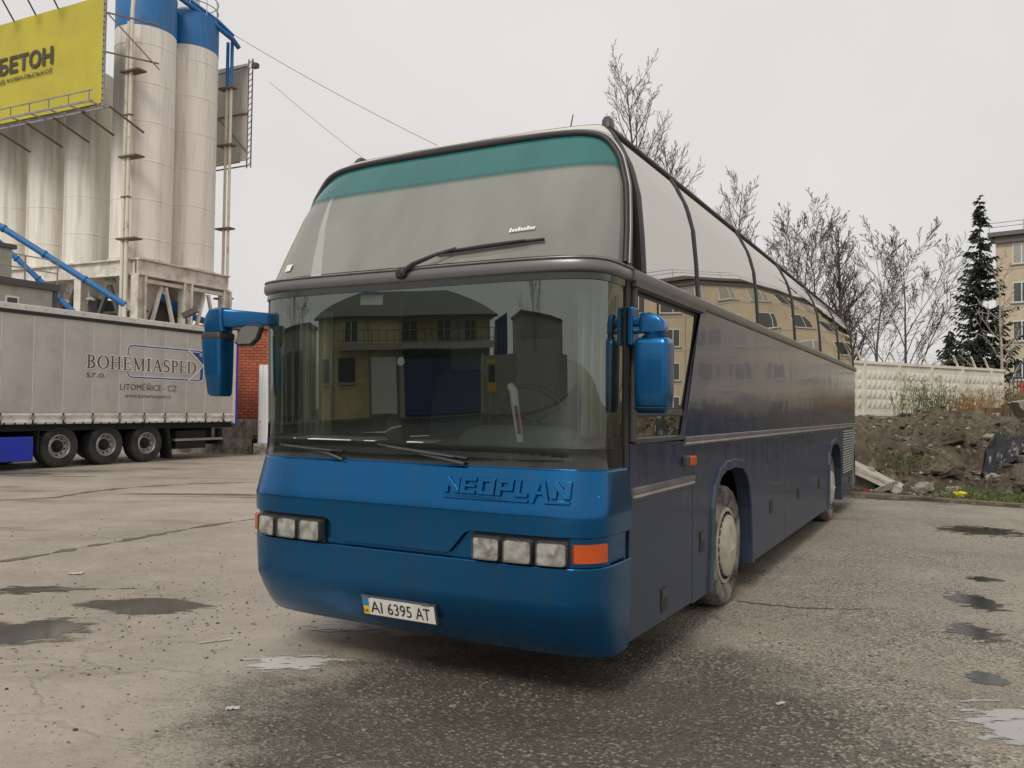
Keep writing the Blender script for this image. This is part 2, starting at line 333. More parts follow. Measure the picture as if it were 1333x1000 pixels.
def glyph_strokes(text, G, gap=.08, grow=0):
    x = 0; out = []
    for ch in text:
        wd, st = G[ch]
        for pts, w in st:
            w2 = [a+grow for a in w] if isinstance(w, list) else w+grow
            pp = [(px+x, py) for px, py in pts]
            if grow:
                (ax, ay), (bx, by) = pp[0], pp[1]; l = math.hypot(bx-ax, by-ay); pp[0] = (ax-(bx-ax)/l*grow/2, ay-(by-ay)/l*grow/2)
                (ax, ay), (bx, by) = pp[-1], pp[-2]; l = math.hypot(bx-ax, by-ay); pp[-1] = (ax-(bx-ax)/l*grow/2, ay-(by-ay)/l*grow/2)
            out.append(stroke_poly(pp, w2))
        x += wd+gap
    return out, x-gap
def font_mesh(name, body, material, parent, x0, x1, z0, z1, place, depth=.004, bold=0):
    """built-in font outline, fitted to a rectangle in a plane; place(u, v, d) -> xyz"""
    cu = bpy.data.curves.new(name, 'FONT'); cu.body = body; cu.resolution_u = 3; cu.offset = bold
    ob = bpy.data.objects.new(name, cu); COL.objects.link(ob)
    dg = bpy.context.evaluated_depsgraph_get(); me = bpy.data.meshes.new_from_object(ob.evaluated_get(dg))
    bpy.data.objects.remove(ob); bpy.data.curves.remove(cu)
    me.name = name
    if len(me.vertices):
        xs = [v.co.x for v in me.vertices]; ys = [v.co.y for v in me.vertices]
        a, b, c, d = min(xs), max(xs), min(ys), max(ys)
        for v in me.vertices:
            v.co = place(x0+(v.co.x-a)/(b-a)*(x1-x0), z0+(v.co.y-c)/(d-c)*(z1-z0), depth)
    o = bpy.data.objects.new(name, me); COL.objects.link(o); me.materials.clear(); me.materials.append(material)
    if parent: o.parent = parent
    return o
# ------------------------------------------------------------------ ground
def ground_mat():
    m, t, out = newmat('worn_yard_asphalt'); p = N(t, 'BsdfPrincipled'); t.links.new(p.outputs[0], out.inputs[0])
    tc = N(t, 'TexCoord'); co = tc.outputs['Object']; sep = N(t, 'SeparateXYZ'); t.links.new(co, sep.inputs[0])
    def noise_(s, d=6.0, r=.6, vec=None):
        n = N(t, 'TexNoise', Scale=s, Detail=d, Roughness=r); t.links.new(vec or co, n.inputs['Vector']); return n.outputs[0]
    def rng_(src, a, b, c=0., d=1., smooth=True):
        r = N(t, 'MapRange'); r.interpolation_type = 'SMOOTHSTEP' if smooth else 'LINEAR'
        for i, v in enumerate((a, b, c, d)): r.inputs[i+1].default_value = v
        t.links.new(src, r.inputs[0]); return r.outputs[0]
    def math_(op, a, b):
        n = N(t, 'Math', operation=op)
        for i, v in enumerate((a, b)):
            if isinstance(v, (int, float)): n.inputs[i].default_value = v
            else: t.links.new(v, n.inputs[i])
        return n.outputs[0]
    def mixc(f, a, b, bt='MIX'):
        n = N(t, 'Mix', data_type='RGBA', blend_type=bt)
        for i, v in ((0, f), (6, a), (7, b)):
            if isinstance(v, (int, float)): n.inputs[i].default_value = v
            elif isinstance(v, tuple): n.inputs[i].default_value = c4(v)
            else: t.links.new(v, n.inputs[i])
        return n.outputs[2]
    # dusty concrete on the left, exposed aggregate towards the right
    s1 = N(t, 'Math', operation='MULTIPLY_ADD'); t.links.new(noise_(.55, 6), s1.inputs[0]); s1.inputs[1].default_value = 4.2
    sx = math_('ADD', math_('MULTIPLY', sep.outputs[0], 1.0), math_('MULTIPLY', sep.outputs[1], -.08)); t.links.new(sx, s1.inputs[2])
    agg = rng_(s1.outputs[0], .2, 2.6)
    dust = mixc(rng_(noise_(.35, 8, .7), .35, .68), (.385, .335, .272), (.25, .217, .174))
    dust = mixc(math_('MULTIPLY', rng_(noise_(2.6, 9, .75), .5, .72), .45), dust, (.20, .172, .135))
    asph = mixc(rng_(noise_(.5, 8, .7), .3, .7), (.345, .303, .238), (.215, .188, .146))
    # washed-off bare chippings, plus shade by the coach nose painted into the colour
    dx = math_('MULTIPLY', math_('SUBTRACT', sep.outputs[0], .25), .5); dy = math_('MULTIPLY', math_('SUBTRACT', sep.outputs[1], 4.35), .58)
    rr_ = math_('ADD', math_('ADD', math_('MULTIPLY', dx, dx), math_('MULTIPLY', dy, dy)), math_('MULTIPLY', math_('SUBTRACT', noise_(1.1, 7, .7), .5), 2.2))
    bare = rng_(rr_, 1.35, .25)  # mask for bare chippings and the painted shade together
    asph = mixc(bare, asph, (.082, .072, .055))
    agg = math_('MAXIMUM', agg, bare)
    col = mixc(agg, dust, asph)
    # stones of the aggregate
    vo = N(t, 'TexVoronoi', Scale=62); t.links.new(co, vo.inputs['Vector'])
    sp = N(t, 'SeparateColor'); t.links.new(vo.outputs['Color'], sp.inputs[0])
    vo2 = N(t, 'TexVoronoi', Scale=24); t.links.new(co, vo2.inputs['Vector']); sp2 = N(t, 'SeparateColor'); t.links.new(vo2.outputs['Color'], sp2.inputs[0])
    wear = rng_(noise_(.8, 6, .65), .35, .65, .35, 1.1)
    lig = math_('MULTIPLY', math_('MULTIPLY', rng_(sp.outputs[0], .72, .9), wear), math_('ADD', math_('MULTIPLY', agg, .72), .14))
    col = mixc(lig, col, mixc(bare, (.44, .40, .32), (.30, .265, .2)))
    drk = math_('MULTIPLY', math_('MULTIPLY', rng_(sp.outputs[1], .6, .85), wear), math_('ADD', math_('MULTIPLY', agg, .68), .12))
    col = mixc(drk, col, (.05, .044, .036))
    peb = math_('MULTIPLY', rng_(sp2.outputs[2], .95, .97), rng_(vo2.outputs['Distance'], .3, .2)); col = mixc(math_('MULTIPLY', peb, .5), col, (.07, .06, .05))
    # damp patches and dark run-off
    mp = N(t, 'Mapping'); mp.inputs['Scale'].default_value = (.25, .8, 1); mp.inputs['Rotation'].default_value = (0, 0, R_(-6)); t.links.new(co, mp.inputs[0])
    wet = rng_(noise_(.42, 9, .72, mp.outputs[0]), .53, .66); wetf = math_('MULTIPLY', wet, .55)
    col = mixc(wetf, col, (.075, .066, .054))
    mp3 = N(t, 'Mapping'); mp3.inputs['Scale'].default_value = (.16, 1.3, 1); mp3.inputs['Rotation'].default_value = (0, 0, R_(8)); mp3.inputs['Location'].default_value = (3, 7, 0); t.links.new(co, mp3.inputs[0])
    stk = rng_(noise_(.6, 8, .7, mp3.outputs[0]), .585, .645); far = rng_(sep.outputs[1], 7, 11); stf = math_('MULTIPLY', math_('MULTIPLY', stk, far), .85)
    col = mixc(stf, col, (.05, .045, .038))
    # cracks
    nd = N(t, 'TexNoise', Scale=1.3, Detail=6.0); t.links.new(co, nd.inputs['Vector'])
    dv = N(t, 'VectorMath', operation='SCALE'); dv.inputs['Scale'].default_value = .9; t.links.new(nd.outputs['Color'], dv.inputs[0])
    av = N(t, 'VectorMath', operation='ADD'); t.links.new(co, av.inputs[0]); t.links.new(dv.outputs[0], av.inputs[1])
    cv = N(t, 'TexVoronoi', feature='DISTANCE_TO_EDGE', Scale=.3); t.links.new(av.outputs[0], cv.inputs['Vector'])
    crk = math_('MULTIPLY', rng_(cv.outputs['Distance'], .009, .002), rng_(noise_(.5, 3), .45, .6)); col = mixc(math_('MULTIPLY', crk, .12), col, (.045, .04, .034))
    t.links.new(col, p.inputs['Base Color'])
    wr = math_('MAXIMUM', wetf, stf)
    t.links.new(rng_(wr, 0, .6, .62, .28), p.inputs['Roughness'])
    hb = math_('ADD', math_('MULTIPLY', vo.outputs['Distance'], math_('ADD', math_('MULTIPLY', agg, 1.5), .1)), math_('MULTIPLY', noise_(14, 6), .8))
    hb = math_('SUBTRACT', hb, crk)
    b = N(t, 'Bump', Strength=.55, Distance=.012); t.links.new(hb, b.inputs['Height'])
    b2 = N(t, 'Bump', Strength=.5, Distance=.08); t.links.new(noise_(1.1, 3), b2.inputs['Height']); t.links.new(b2.outputs[0], b.inputs['Normal'])
    t.links.new(b.outputs[0], p.inputs['Normal'])
    return m
gm = MB()
xs = [-900,-300,-120,-60,-40,-25,-15,-8,-4,0,4,8,15,25,40,60,120,300,900]
ys = [-900,-300,-120,-60,-30,-10,0,3,6,9,12,16,20,26,32,40,60,120,300,900]
gm.v = [(x, y, 0) for y in ys for x in xs]
nx = len(xs); gm.f = [(j*nx+i, j*nx+i+1, (j+1)*nx+i+1, (j+1)*nx+i) for j in range(len(ys)-1) for i in range(nx-1)]
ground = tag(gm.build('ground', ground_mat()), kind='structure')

def water_mat(name, base, rough):
    m, t, out = newmat(name); p = N(t, 'BsdfPrincipled', Roughness=rough); p.inputs['Base Color'].default_value = c4(base); p.inputs['IOR'].default_value = 1.33
    p.inputs['Specular IOR Level'].default_value = .5; t.links.new(p.outputs[0], out.inputs[0])
    tc = N(t, 'TexCoord'); n = N(t, 'TexNoise', Scale=9, Detail=2.0); t.links.new(tc.outputs['Object'], n.inputs['Vector'])
    b = N(t, 'Bump', Strength=.04, Distance=.01); t.links.new(n.outputs[0], b.inputs['Height']); t.links.new(b.outputs[0], p.inputs['Normal']); return m
M['puddle'] = water_mat('puddle_water', (.06, .054, .046), .03)
M['lime'] = mat('dried_white_wash', (.56, .54, .5), .7, var=.2, vscale=9, dirt=(.25,.22,.18), dirt_amt=.7, dscale=6, dirt_lo=.5, dirt_hi=.65)
def blob(name, cx, cy, rx, ry, rot, z, material, seed, rag=.35, n=90, fr=1.3):
    b = MB(); pts = []
    for i in range(n):
        a = 2*math.pi*i/n; ca, sa = math.cos(a), math.sin(a)
        k = 1+rag*(noise.fractal(Vector((ca*fr+seed, sa*fr, seed*.7)), 1.0, 2.0, 5))
        x, y = rx*ca*k, ry*sa*k; pts.append((cx+x*math.cos(rot)-y*math.sin(rot), cy+x*math.sin(rot)+y*math.cos(rot), z))
    b.v = [(cx, cy, z)]+pts; b.f = [(0, 1+i, 1+(i+1) % n) for i in range(n)]
    return b.build(name, material)
def patch_mat(name, water, base, rough, damp, edge=.18, nscale=3.2, amp=.9):
    """irregular shoreline cut by noise, with a damp rim around it"""
    m, t, out = newmat(name); p = N(t, 'BsdfPrincipled', Roughness=rough); p.inputs['Base Color'].default_value = c4(base); p.inputs['IOR'].default_value = 1.33 if water else 1.45
    tc = N(t, 'TexCoord'); mp = N(t, 'Mapping'); mp.inputs['Location'].default_value = (-1, -1, 0); mp.inputs['Scale'].default_value = (2, 2, 0); t.links.new(tc.outputs['Generated'], mp.inputs[0])
    ln = N(t, 'VectorMath', operation='LENGTH'); t.links.new(mp.outputs[0], ln.inputs[0])
    mo = N(t, 'Mapping'); mo.inputs['Scale'].default_value = (.55, 1.6, 1); t.links.new(tc.outputs['Object'], mo.inputs[0])
    n = N(t, 'TexNoise', Scale=nscale, Detail=8.0, Roughness=.68); t.links.new(mo.outputs[0], n.inputs['Vector'])
    a = N(t, 'Math', operation='MULTIPLY_ADD'); t.links.new(n.outputs[0], a.inputs[0]); a.inputs[1].default_value = amp*2; t.links.new(ln.outputs['Value'], a.inputs[2])   # ~ r + noise
    def step(lo, hi):
        r = N(t, 'MapRange'); r.interpolation_type = 'SMOOTHSTEP'; r.inputs[1].default_value = lo; r.inputs[2].default_value = hi; r.inputs[3].default_value = 1; r.inputs[4].default_value = 0; t.links.new(a.outputs[0], r.inputs[0]); return r.outputs[0]
    L0 = .58+amp; inner = step(L0-.015, L0+.015) if water else step(L0-.09, L0+.05); rim = step(L0, L0+edge*2)
    tr = N(t, 'BsdfTransparent'); dm = N(t, 'BsdfPrincipled', Roughness=.5); dm.inputs['Base Color'].default_value = c4(damp)
    rf2 = N(t, 'Math', operation='MULTIPLY'); t.links.new(rim, rf2.inputs[0]); rf2.inputs[1].default_value = .6
    m1 = N(t, 'MixShader'); t.links.new(rf2.outputs[0], m1.inputs[0]); t.links.new(tr.outputs[0], m1.inputs[1]); t.links.new(dm.outputs[0], m1.inputs[2])
    m2 = N(t, 'MixShader'); t.links.new(inner, m2.inputs[0]); t.links.new((m1 if water else tr).outputs[0], m2.inputs[1]); t.links.new(p.outputs[0], m2.inputs[2]); t.links.new(m2.outputs[0], out.inputs[0]); return m
M['puddle'] = patch_mat('puddle_water', True, (.055, .05, .042), .07, (.16, .139, .108), .07, 3.6, 1.0)
M['puddle_small'] = patch_mat('wet_hollow', True, (.022, .02, .017), .12, (.19, .166, .13), .05, 8.5, 1.5)
M['film'] = patch_mat('puddle_with_painted_sky', False, (.33, .31, .297), .10, (.2, .18, .15), .2, 6, 1.1)  # the sky's pale reflection on this puddle is put into its base colour
M['lime'] = patch_mat('dried_white_wash', False, (.5, .48, .44), .6, (.2, .18, .15), .2, 9, 1.6)
M['crack_dirt'] = mat('dirt_filled_crack', (.12, .102, .078), .9, var=.3, vscale=6)
PUD = [(-2.9, 6.68, .72, .40, R_(8), 1.0, 'puddle'), (-3.45, 5.84, .75, .42, R_(24), 2.0, 'puddle'), (6.5, 11.55, .75, .62, R_(-30), 3.0, 'puddle_small'), (4.63, 8.18, .22, .22, R_(-22), 4.0, 'puddle_small'), (4.02, 7.18, .26, .5, R_(-20), 5.2, 'puddle_small'), (3.44, 6.16, .22, .34, R_(-20), 6.1, 'puddle_small'), (2.93, 5.12, .16, .2, R_(-20), 7.1, 'puddle_small'), (6.9, 15.75, 1.0, .16, R_(-33), 7.3, 'puddle_small'), (-4.1, 7.2, .5, .2, R_(10), 8., 'puddle_small')]
for i, (x, y, a, b_, r_, s_, mt_) in enumerate(PUD): tag(blob('puddle', x, y, a, b_, r_, .004, M[mt_], s_, .1, 60), kind='structure')
tag(blob('puddle', 2.72, 4.25, .5, .62, R_(-20), .004, M['film'], 12.6, .1, 60), kind='structure')
for i, (x, y, a, b_, r_, s_) in enumerate([(-1.35, 5.25, .42, .22, R_(14), 21.), (-1.2, 6.1, .5, .14, R_(-10), 23.), (-.7, 5.98, .5, .14, R_(-12), 24.)]):
    tag(blob('white_wash_stain', x, y, a, b_, r_, .0045+.0003*i, M['lime'], s_, .1, 60), kind='structure')
def crack(pts, w, seed):
    """ragged dirt-filled crack along a line on the ground"""
    P = [Vector((x, y)) for x, y in pts]; out = []; n = 14
    for a, b in zip(P, P[1:]): out += [a.lerp(b, k/n) for k in range(n)]
    out.append(P[-1]); mb = MB()
    for i, p in enumerate(out):
        d = (out[min(i+1, len(out)-1)]-out[max(i-1, 0)]).normalized(); nn = Vector((-d.y, d.x)); o = .05*noise.noise(Vector((i*.35, seed, 0)))+.03*noise.noise(Vector((i*1.1, seed, 4)))
        k = max(.06, .5+1.3*noise.noise(Vector((i*.16, seed, 9)))+.5*noise.noise(Vector((i*.9, seed, 2))))*w*min(1, i/6, (len(out)-1-i)/6)
        a, b = p+nn*(o+k), p+nn*(o-k); mb.v += [(a.x, a.y, .0042), (b.x, b.y, .0042)]
    mb.f = [(2*i, 2*i+1, 2*i+3, 2*i+2) for i in range(len(out)-1)]; return tag(mb.build('asphalt_crack', M['crack_dirt']), kind='structure')
crack([(-5.3, 8.1), (-4.94, 8.89), (-4.8, 9.34), (-4.6, 9.73), (-4.35, 10.4), (-4.11, 11.03), (-3.5, 12.1)], .075, 1)
crack([(-9.2, 13.2), (-7.8, 14.2), (-7.69, 15.29), (-7.27, 16.25), (-6.51, 17.01), (-5.0, 17.7)], .12, 2)
crack([(-4.6, 6.9), (-3.9, 7.25), (-3.2, 7.3)], .05, 3)
crack([(1.8, 7.2), (2.3, 6.9), (3.0, 6.85)], .035, 5)
crack([(5.6, 16.2), (6.59, 15.87), (7.33, 15.42), (8.18, 14.89), (9.4, 14.0)], .05, 6)

# ------------------------------------------------------------------ the coach
T_BUS = R_(28.4)
bus = empty('coach_bus', (-.42, 5.364, 0), -T_BUS, 'large blue touring coach with stacked double windscreen parked in the yard', 'bus')
#        z     w      yf     ys    n
PROF = [(.26, 1.248, -.35, 0, 5), (.33, 1.252, -.425, 0, 5.2), (.42, 1.257, -.485, 0, 5.5), (.52, 1.262, -.535, 0, 5.8), (.76, 1.266, -.55, 0, 6),
        (.93, 1.266, -.556, 0, 6), (1.04, 1.268, -.562, 0, 6), (1.28, 1.243, -.495, 0, 6), (1.30, 1.237, -.48, 0, 6), (2.34, 1.241, -.516, 0, 6),
        (2.44, 1.245, -.50, .05, 5), (2.66, 1.232, -.375, .08, 4.8), (2.92, 1.207, -.225, .12, 4.5), (3.1, 1.16, -.115, .15, 4.2), (3.24, 1.09, -.02, .18, 4), (3.32, 1.04, .045, .2, 4), (3.36, 1.0, .095, .22, 4),
        (3.41, .9, .19, .5, 3.4), (3.45, .7, .38, .8, 3), (3.48, .4, .7, 1.2, 2.6), (3.49, .05, 1.1, 1.6, 2.2)]
def ringp(z, a, off=0.0):
    w, yf, ys_, n = lerp_tab(PROF, z); w += off; B = ys_-yf+off
    s_, c_ = math.sin(R_(a)), max(0, math.cos(R_(a))); r = (abs(s_)**n+c_**n)**(-1/n)
    return Vector((w*s_*r, ys_-B*c_*r, z))
def nose_y(x, z, off=0.0):
    w, yf, ys_, n = lerp_tab(PROF, z); w += off; B = ys_-yf+off
    return ys_-B*max(0, 1-min(1, abs(x)/w)**n)**(1/n)
REAR = 11.62
def closed_ring(z, off, seg=40):
    w, yf, ys_, n = lerp_tab(PROF, z)
    fr = [ringp(z, -90+180*i/seg, off) for i in range(seg+1)]
    w2 = w+off; rr = []
    for i in range(17):
        a = 90-180*i/16; s_, c_ = math.sin(R_(a)), max(0, math.cos(R_(a)))
        rr.append(Vector((w2*math.copysign(abs(s_)**(2/5), s_), REAR-.18+(.18+off)*c_**(2/5), z)))
    return fr+rr
def loft(zs, off, mb=None):
    mb = mb or MB(); b = len(mb.v); n = None
    for z in zs:
        r = closed_ring(z, off); n = len(r); mb.v += [tuple(p) for p in r]
    for j in range(len(zs)-1):
        for i in range(n): k = (i+1) % n; mb.f.append((b+j*n+i, b+j*n+k, b+(j+1)*n+k, b+(j+1)*n+i))
    return mb
def strip(z0, z1, a0, a1, off, nz=6, na=60, zfun=None, thick=.012):
    """a band of the front shell with thickness; zfun(a) may replace the lower edge"""
    mb = MB()
    def P(u, v, o):
        a = a0+(a1-a0)*u; lo = zfun(a) if zfun else z0; return ringp(lo+(z1-lo)*v, a, o)
    mb.grid(lambda u, v: P(u, v, off), na, nz)
    b = len(mb.v); mb.grid(lambda u, v: P(u, v, off-thick), na, nz)
    W = na+1
    for i in range(na):
        mb.f.append((i, b+i, b+i+1, i+1)); t = nz*W; mb.f.append((t+i, t+i+1, b+t+i+1, b+t+i))
    for j in range(nz):
        mb.f.append((j*W, (j+1)*W, b+(j+1)*W, b+j*W)); e = na; mb.f.append((j*W+e, b+j*W+e, b+(j+1)*W+e, (j+1)*W+e))
    return mb
# inner chassis (dark) and roof
MB().box(-.82, .82, -.2, 11.3, .3, 1.2).build('chassis', M['under'], bus)
MB().box(-1.22, 1.22, .05, 11.4, 1.2, 1.24).build('floor', M['under'], bus)
rf = loft([3.362, 3.385, 3.41, 3.43, 3.45, 3.465, 3.48, 3.49], 0.0); n_ = len(closed_ring(3.4, 0)); rf.f.append(tuple(len(rf.v)-n_+i for i in range(n_)))
roof = rf.build('roof', M['cream'], bus, smooth=60)
def rail(off_x, z, r, name, mt):
    for sg in (-1, 1):
        pts = [Vector((sg*(lerp_tab(PROF, z)[0]+off_x), y, z)) for y in (.24, 2, 4, 6, 8, 10, 11.4)]
        MB().tube(pts, r, 8).build(name, mt, bus, smooth=60)
rail(.004, 3.352, .022, 'roof_gutter', M['rubber'])
rail(-.035, 3.388, .012, 'roof_trim', M['alu'])
# front: bumper
bump_zs = [.26, .29, .33, .375, .42, .47, .52, .58, .64, .70, .745]
def shell_front(name, zs, off, mt, a0=-90, a1=90, na=80, smooth=28, thick=.014, parent=bus):
    mb = MB(); W = na+1
    for o2 in (off, off-thick):
        for z in zs:
            for i in range(W): mb.v.append(tuple(ringp(z, a0+(a1-a0)*i/na, o2)))
    nz = len(zs); B = W*nz
    for j in range(nz-1):
        for i in range(na):
            q = j*W+i; mb.f.append((q, q+1, q+W+1, q+W)); mb.f.append((B+q, B+q+W, B+q+W+1, B+q+1))
    for i in range(na):
        mb.f.append((i, B+i, B+i+1, i+1)); t = (nz-1)*W; mb.f.append((t+i, t+i+1, B+t+i+1, B+t+i))
    for j in range(nz-1):
        q = j*W; mb.f.append((q, q+W, B+q+W, B+q)); q += na; mb.f.append((q, B+q, B+q+W, q+W))
    return mb.build(name, mt, parent, smooth=smooth)
bumper = shell_front('front_bumper', bump_zs+[.758, .764], 0, M['blue'], smooth=24)
# rounded upper lip of the bumper
MB().tube([ringp(.762, a, -.008) for a in range(-90, 91, 3)], .009, 8).build('bumper_lip', M['blue'], bus, smooth=80)
# band behind the headlamps
shell_front('headlamp_band', [.755, .80, .86, .95], -.03, M['blue'])
# nose panel with the dropped centre
def nose_low(a):
    x = abs(ringp(.9, a).x)
    return .795 if x < .38 else (.93 if x > .50 else .795+(.135)*(x-.38)/.12)
mbn = MB(); na = 120; zl = [0, .12, .25, .4, .5, .7, .85, 1.0]
def nosept(u, k, o):
    a = -90+180*u; lo = nose_low(a)
    z = [lo, lo+.004, (lo+1.035)/2, 1.03, 1.045, 1.10, 1.16, 1.22, 1.272, 1.284][k]
    return ringp(z, a, o-(.004 if k in (0, 9) else 0))
NZ = 10
for o2 in (0, -.02):
    for k in range(NZ):
        for i in range(na+1): mbn.v.append(tuple(nosept(i/na, k, o2)))
W = na+1; Bn = W*NZ
for j in range(NZ-1):
    for i in range(na):
        q = j*W+i; mbn.f.append((q, q+1, q+W+1, q+W)); mbn.f.append((Bn+q, Bn+q+W, Bn+q+W+1, Bn+q+1))
for i in range(na):
    mbn.f.append((i, Bn+i, Bn+i+1, i+1)); t_ = (NZ-1)*W; mbn.f.append((t_+i, t_+i+1, Bn+t_+i+1, Bn+t_+i))
mbn.build('nose_panel', M['blue'], bus, smooth=18)
MB().tube([ringp(1.284, a, -.006) for a in range(-90, 91, 3)], .007, 6).build('nose_lip', M['blue'], bus, smooth=80)
# embossed maker lettering on the nose
st, wd = glyph_strokes('NEOPLAN', block_glyphs(), .06)
lx0, lx1, lz0, lz1 = .335, 1.105, 1.135, 1.225
em = MB()
def emb(u, v, d): 
    x = lx0+(lx1-lx0)*u; z = lz0+(lz1-lz0)*v; return Vector((x, nose_y(x, z, d), z))
def densify(poly, n=4):
    out = []
    for i, p in enumerate(poly):
        q = poly[(i+1) % len(poly)]
        for k in range(n): out.append((p[0]+(q[0]-p[0])*k/n, p[1]+(q[1]-p[1])*k/n))
    return out
for k, poly in enumerate(st):
    pl = densify([(a/wd, b) for a, b in poly], 2); d = .016+.0007*(k % 5)
    em.prism(pl, lambda u, v: emb(u, v, -.004), lambda u, v, d=d: emb(u, v, d))
for u0, u1 in ((0, .70), (.84, 1.0)):
    em.prism(densify([(u0, -.30), (u1, -.30), (u1, -.14), (u0, -.14)], 6), lambda u, v: emb(u, v, -.004), lambda u, v: emb(u, v, .0157))
em.build('nose_lettering', M['blue'], bus, bevel=.003)
# headlamps and indicators
def tangent_yaw(x, z):
    e = .03; return math.atan2(nose_y(x+e, z)-nose_y(x-e, z), 2*e)
def plate_box(name, xc, zc, w, h, d, mt, off, parent=bus, bevel=.012, yaw=None):
    yw = tangent_yaw(xc, zc) if yaw is None else yaw; c = Vector((xc, nose_y(xc, zc, off), zc))
    ax = Vector((math.cos(yw), math.sin(yw), 0)); ay = Vector((-math.sin(yw), math.cos(yw), 0))
    mb = MB().obox(c, ax*w/2, ay*d/2, Vector((0, 0, h/2))); return mb.build(name, mt, parent, bevel=bevel)
for sg in (1, -1):
    # black housing follows the curve
    mb = MB()
    xs_ = [sg*(.53+.59*i/14) for i in range(15)]
    for z in (.772, .925):
        for x in xs_: mb.v.append((x, nose_y(x, z, -.018), z))
    mb.f = [(i, i+1, 15+i+1, 15+i) for i in range(14)]
    mb.build('headlamp_housing', M['black'], bus)
    for k in range(3):
        xc = sg*(.632+.19*k); yw = tangent_yaw(xc, .85)
        c = Vector((xc, nose_y(xc, .847, -.005), .847)); ax = Vector((math.cos(yw), math.sin(yw), 0)); ay = Vector((math.sin(yw), -math.cos(yw), 0))   # ay points forward
        hw, hh = .086, .064
        def lp(u, v, d): return c+ax*u*hw+Vector((0, 0, v*hh))+ay*d
        fm = MB()
        def rr(k_, s_, e=.24):
            a = 2*math.pi*k_/32; ca, sa = math.cos(a), math.sin(a); return (math.copysign(abs(ca)**e, ca)*s_, math.copysign(abs(sa)**e, sa)*s_)
        def ring(mb_, specs):
            b0 = len(mb_.v)
            for s_, d in specs: mb_.v += [tuple(lp(*rr(q, s_), d)) for q in range(32)]
            for i_ in range(len(specs)-1):
                for q in range(32): q2 = (q+1) % 32; mb_.f.append((b0+i_*32+q, b0+i_*32+q2, b0+(i_+1)*32+q2, b0+(i_+1)*32+q))
        ring(fm, [(1.02, -.04), (1.02, .02), (.98, .032), (.93, .03), (.92, .012)])
        hl = fm.build('headlight', M['trim'], bus, smooth=40)
        bm_ = MB(); ring(bm_, [(.925, .014), (.8, -.012), (.55, -.035), (.28, -.047), (.05, -.05)]); bm_.f.append(tuple(len(bm_.v)-32+q for q in range(32))); bm_.build('reflector', M['chrome'], hl, smooth=50)
        MB().lathe([(.018, -.05), (.018, -.02), (.012, -.008), (0, -.006)], 14, o=c, ax=ay, cap=False).build('bulb_cap', M['chrome'], hl, smooth=50)
        lm = MB(); b0 = 0; ring(lm, [(.93, .022), (.6, .027), (.05, .029)]); lm.f.append(tuple(len(lm.v)-32+q for q in range(32))); lm.build('lens', M['lens'], hl, smooth=50)
    shell_front('indicator_lamp', [.80, .805, .85, .89, .895], .008, M['orange'], sg*44.8, sg*57.8, na=10, thick=.025)
    shell_front('indicator_surround', [.772, .85, .925], -.016, M['blue'], sg*44.4, sg*62, na=10, thick=.012)
# number plate
PZ = .425
pyaw = 0
def plate_at(u, v, d):   # u,v metres from the plate centre
    tilt = R_(14); return Vector((.02+u, -.535-d*math.cos(tilt)+v*math.sin(tilt)*-1+.02, PZ+v*math.cos(tilt)-d*math.sin(tilt)))
def plate_rect(name, u0, u1, v0, v1, d0, d1, mt, parent, bevel=0):
    return MB().prism([(u0,v0),(u1,v0),(u1,v1),(u0,v1)], lambda a, b: plate_at(a, b, d0), lambda a, b: plate_at(a, b, d1)).build(name, mt, parent, bevel=bevel)
M['plate'] = mat('plate_white', (.72, .7, .64), .5, var=.06, dirt=(.4,.36,.3), dirt_amt=.4, dscale=12)
M['ink'] = mat('black_ink', (.012, .012, .012), .5)
M['flag_blue'] = mat('plate_blue', (.03, .2, .42), .5); M['flag_yellow'] = mat('plate_yellow', (.72, .5, .02), .5)
plate = plate_rect('number_plate', -.265, .265, -.062, .062, -.02, .004, M['trim'], bus, .004)
plate['label'] = 'white number plate reading AI 6395 AT with blue and yellow strip'
plate_rect('plate_face', -.256, .256, -.053, .053, 0, .006, M['plate'], plate)
plate_rect('flag_blue_half', -.254, -.212, .0, .051, .004, .0075, M['flag_blue'], plate)
plate_rect('flag_yellow_half', -.254, -.212, -.051, -.0005, .004, .0075, M['flag_yellow'], plate)
font_mesh('plate_country_code', 'UA', M['ink'], plate, -.25, -.218, -.04, -.018, plate_at, .0095)
for txt, a, b in (('AI', -.2, -.115), ('6395', -.075, .095), ('AT', .125, .225)):
    font_mesh('plate_characters', txt, M['ink'], plate, a, b, -.036, .036, plate_at, .009)
for u in (-.23, .2): plate_rect('plate_clip', u-.03, u+.03, .058, .066, 0, .012, M['alu'], plate)
# lower windscreen
GZ = [1.29, 1.5, 1.75, 2.0, 2.2, 2.36]
def pane(name, zs, off, mt, a0, a1, na=72, parent=bus):
    mb = MB(); W = na+1
    for z in zs:
        for i in range(W): mb.v.append(tuple(ringp(z, a0+(a1-a0)*i/na, off)))
    for j in range(len(zs)-1):
        for i in range(na): q = j*W+i; mb.f.append((q, q+1, q+W+1, q+W))
    return mb.build(name, mt, parent, smooth=180)
lw = pane('lower_windscreen', GZ, -.004, M['w_glass'], -83, 83)
lw['label'] = 'lower driver windscreen mirroring a yellow house'
shell_front('windscreen_black_edge', [1.288, 1.34, 1.40], .001, M['frit'], -83, 83, thick=.003, parent=lw)
shell_front('windscreen_top_edge', [2.315, 2.36], .001, M['frit'], -83, 83, thick=.003, parent=lw)
for sg in (-1, 1):
    shell_front('windscreen_post', [1.285, 1.5, 1.8, 2.1, 2.36], .006, M['rubber'], sg*82.5, sg*89.9, na=8, thick=.02)
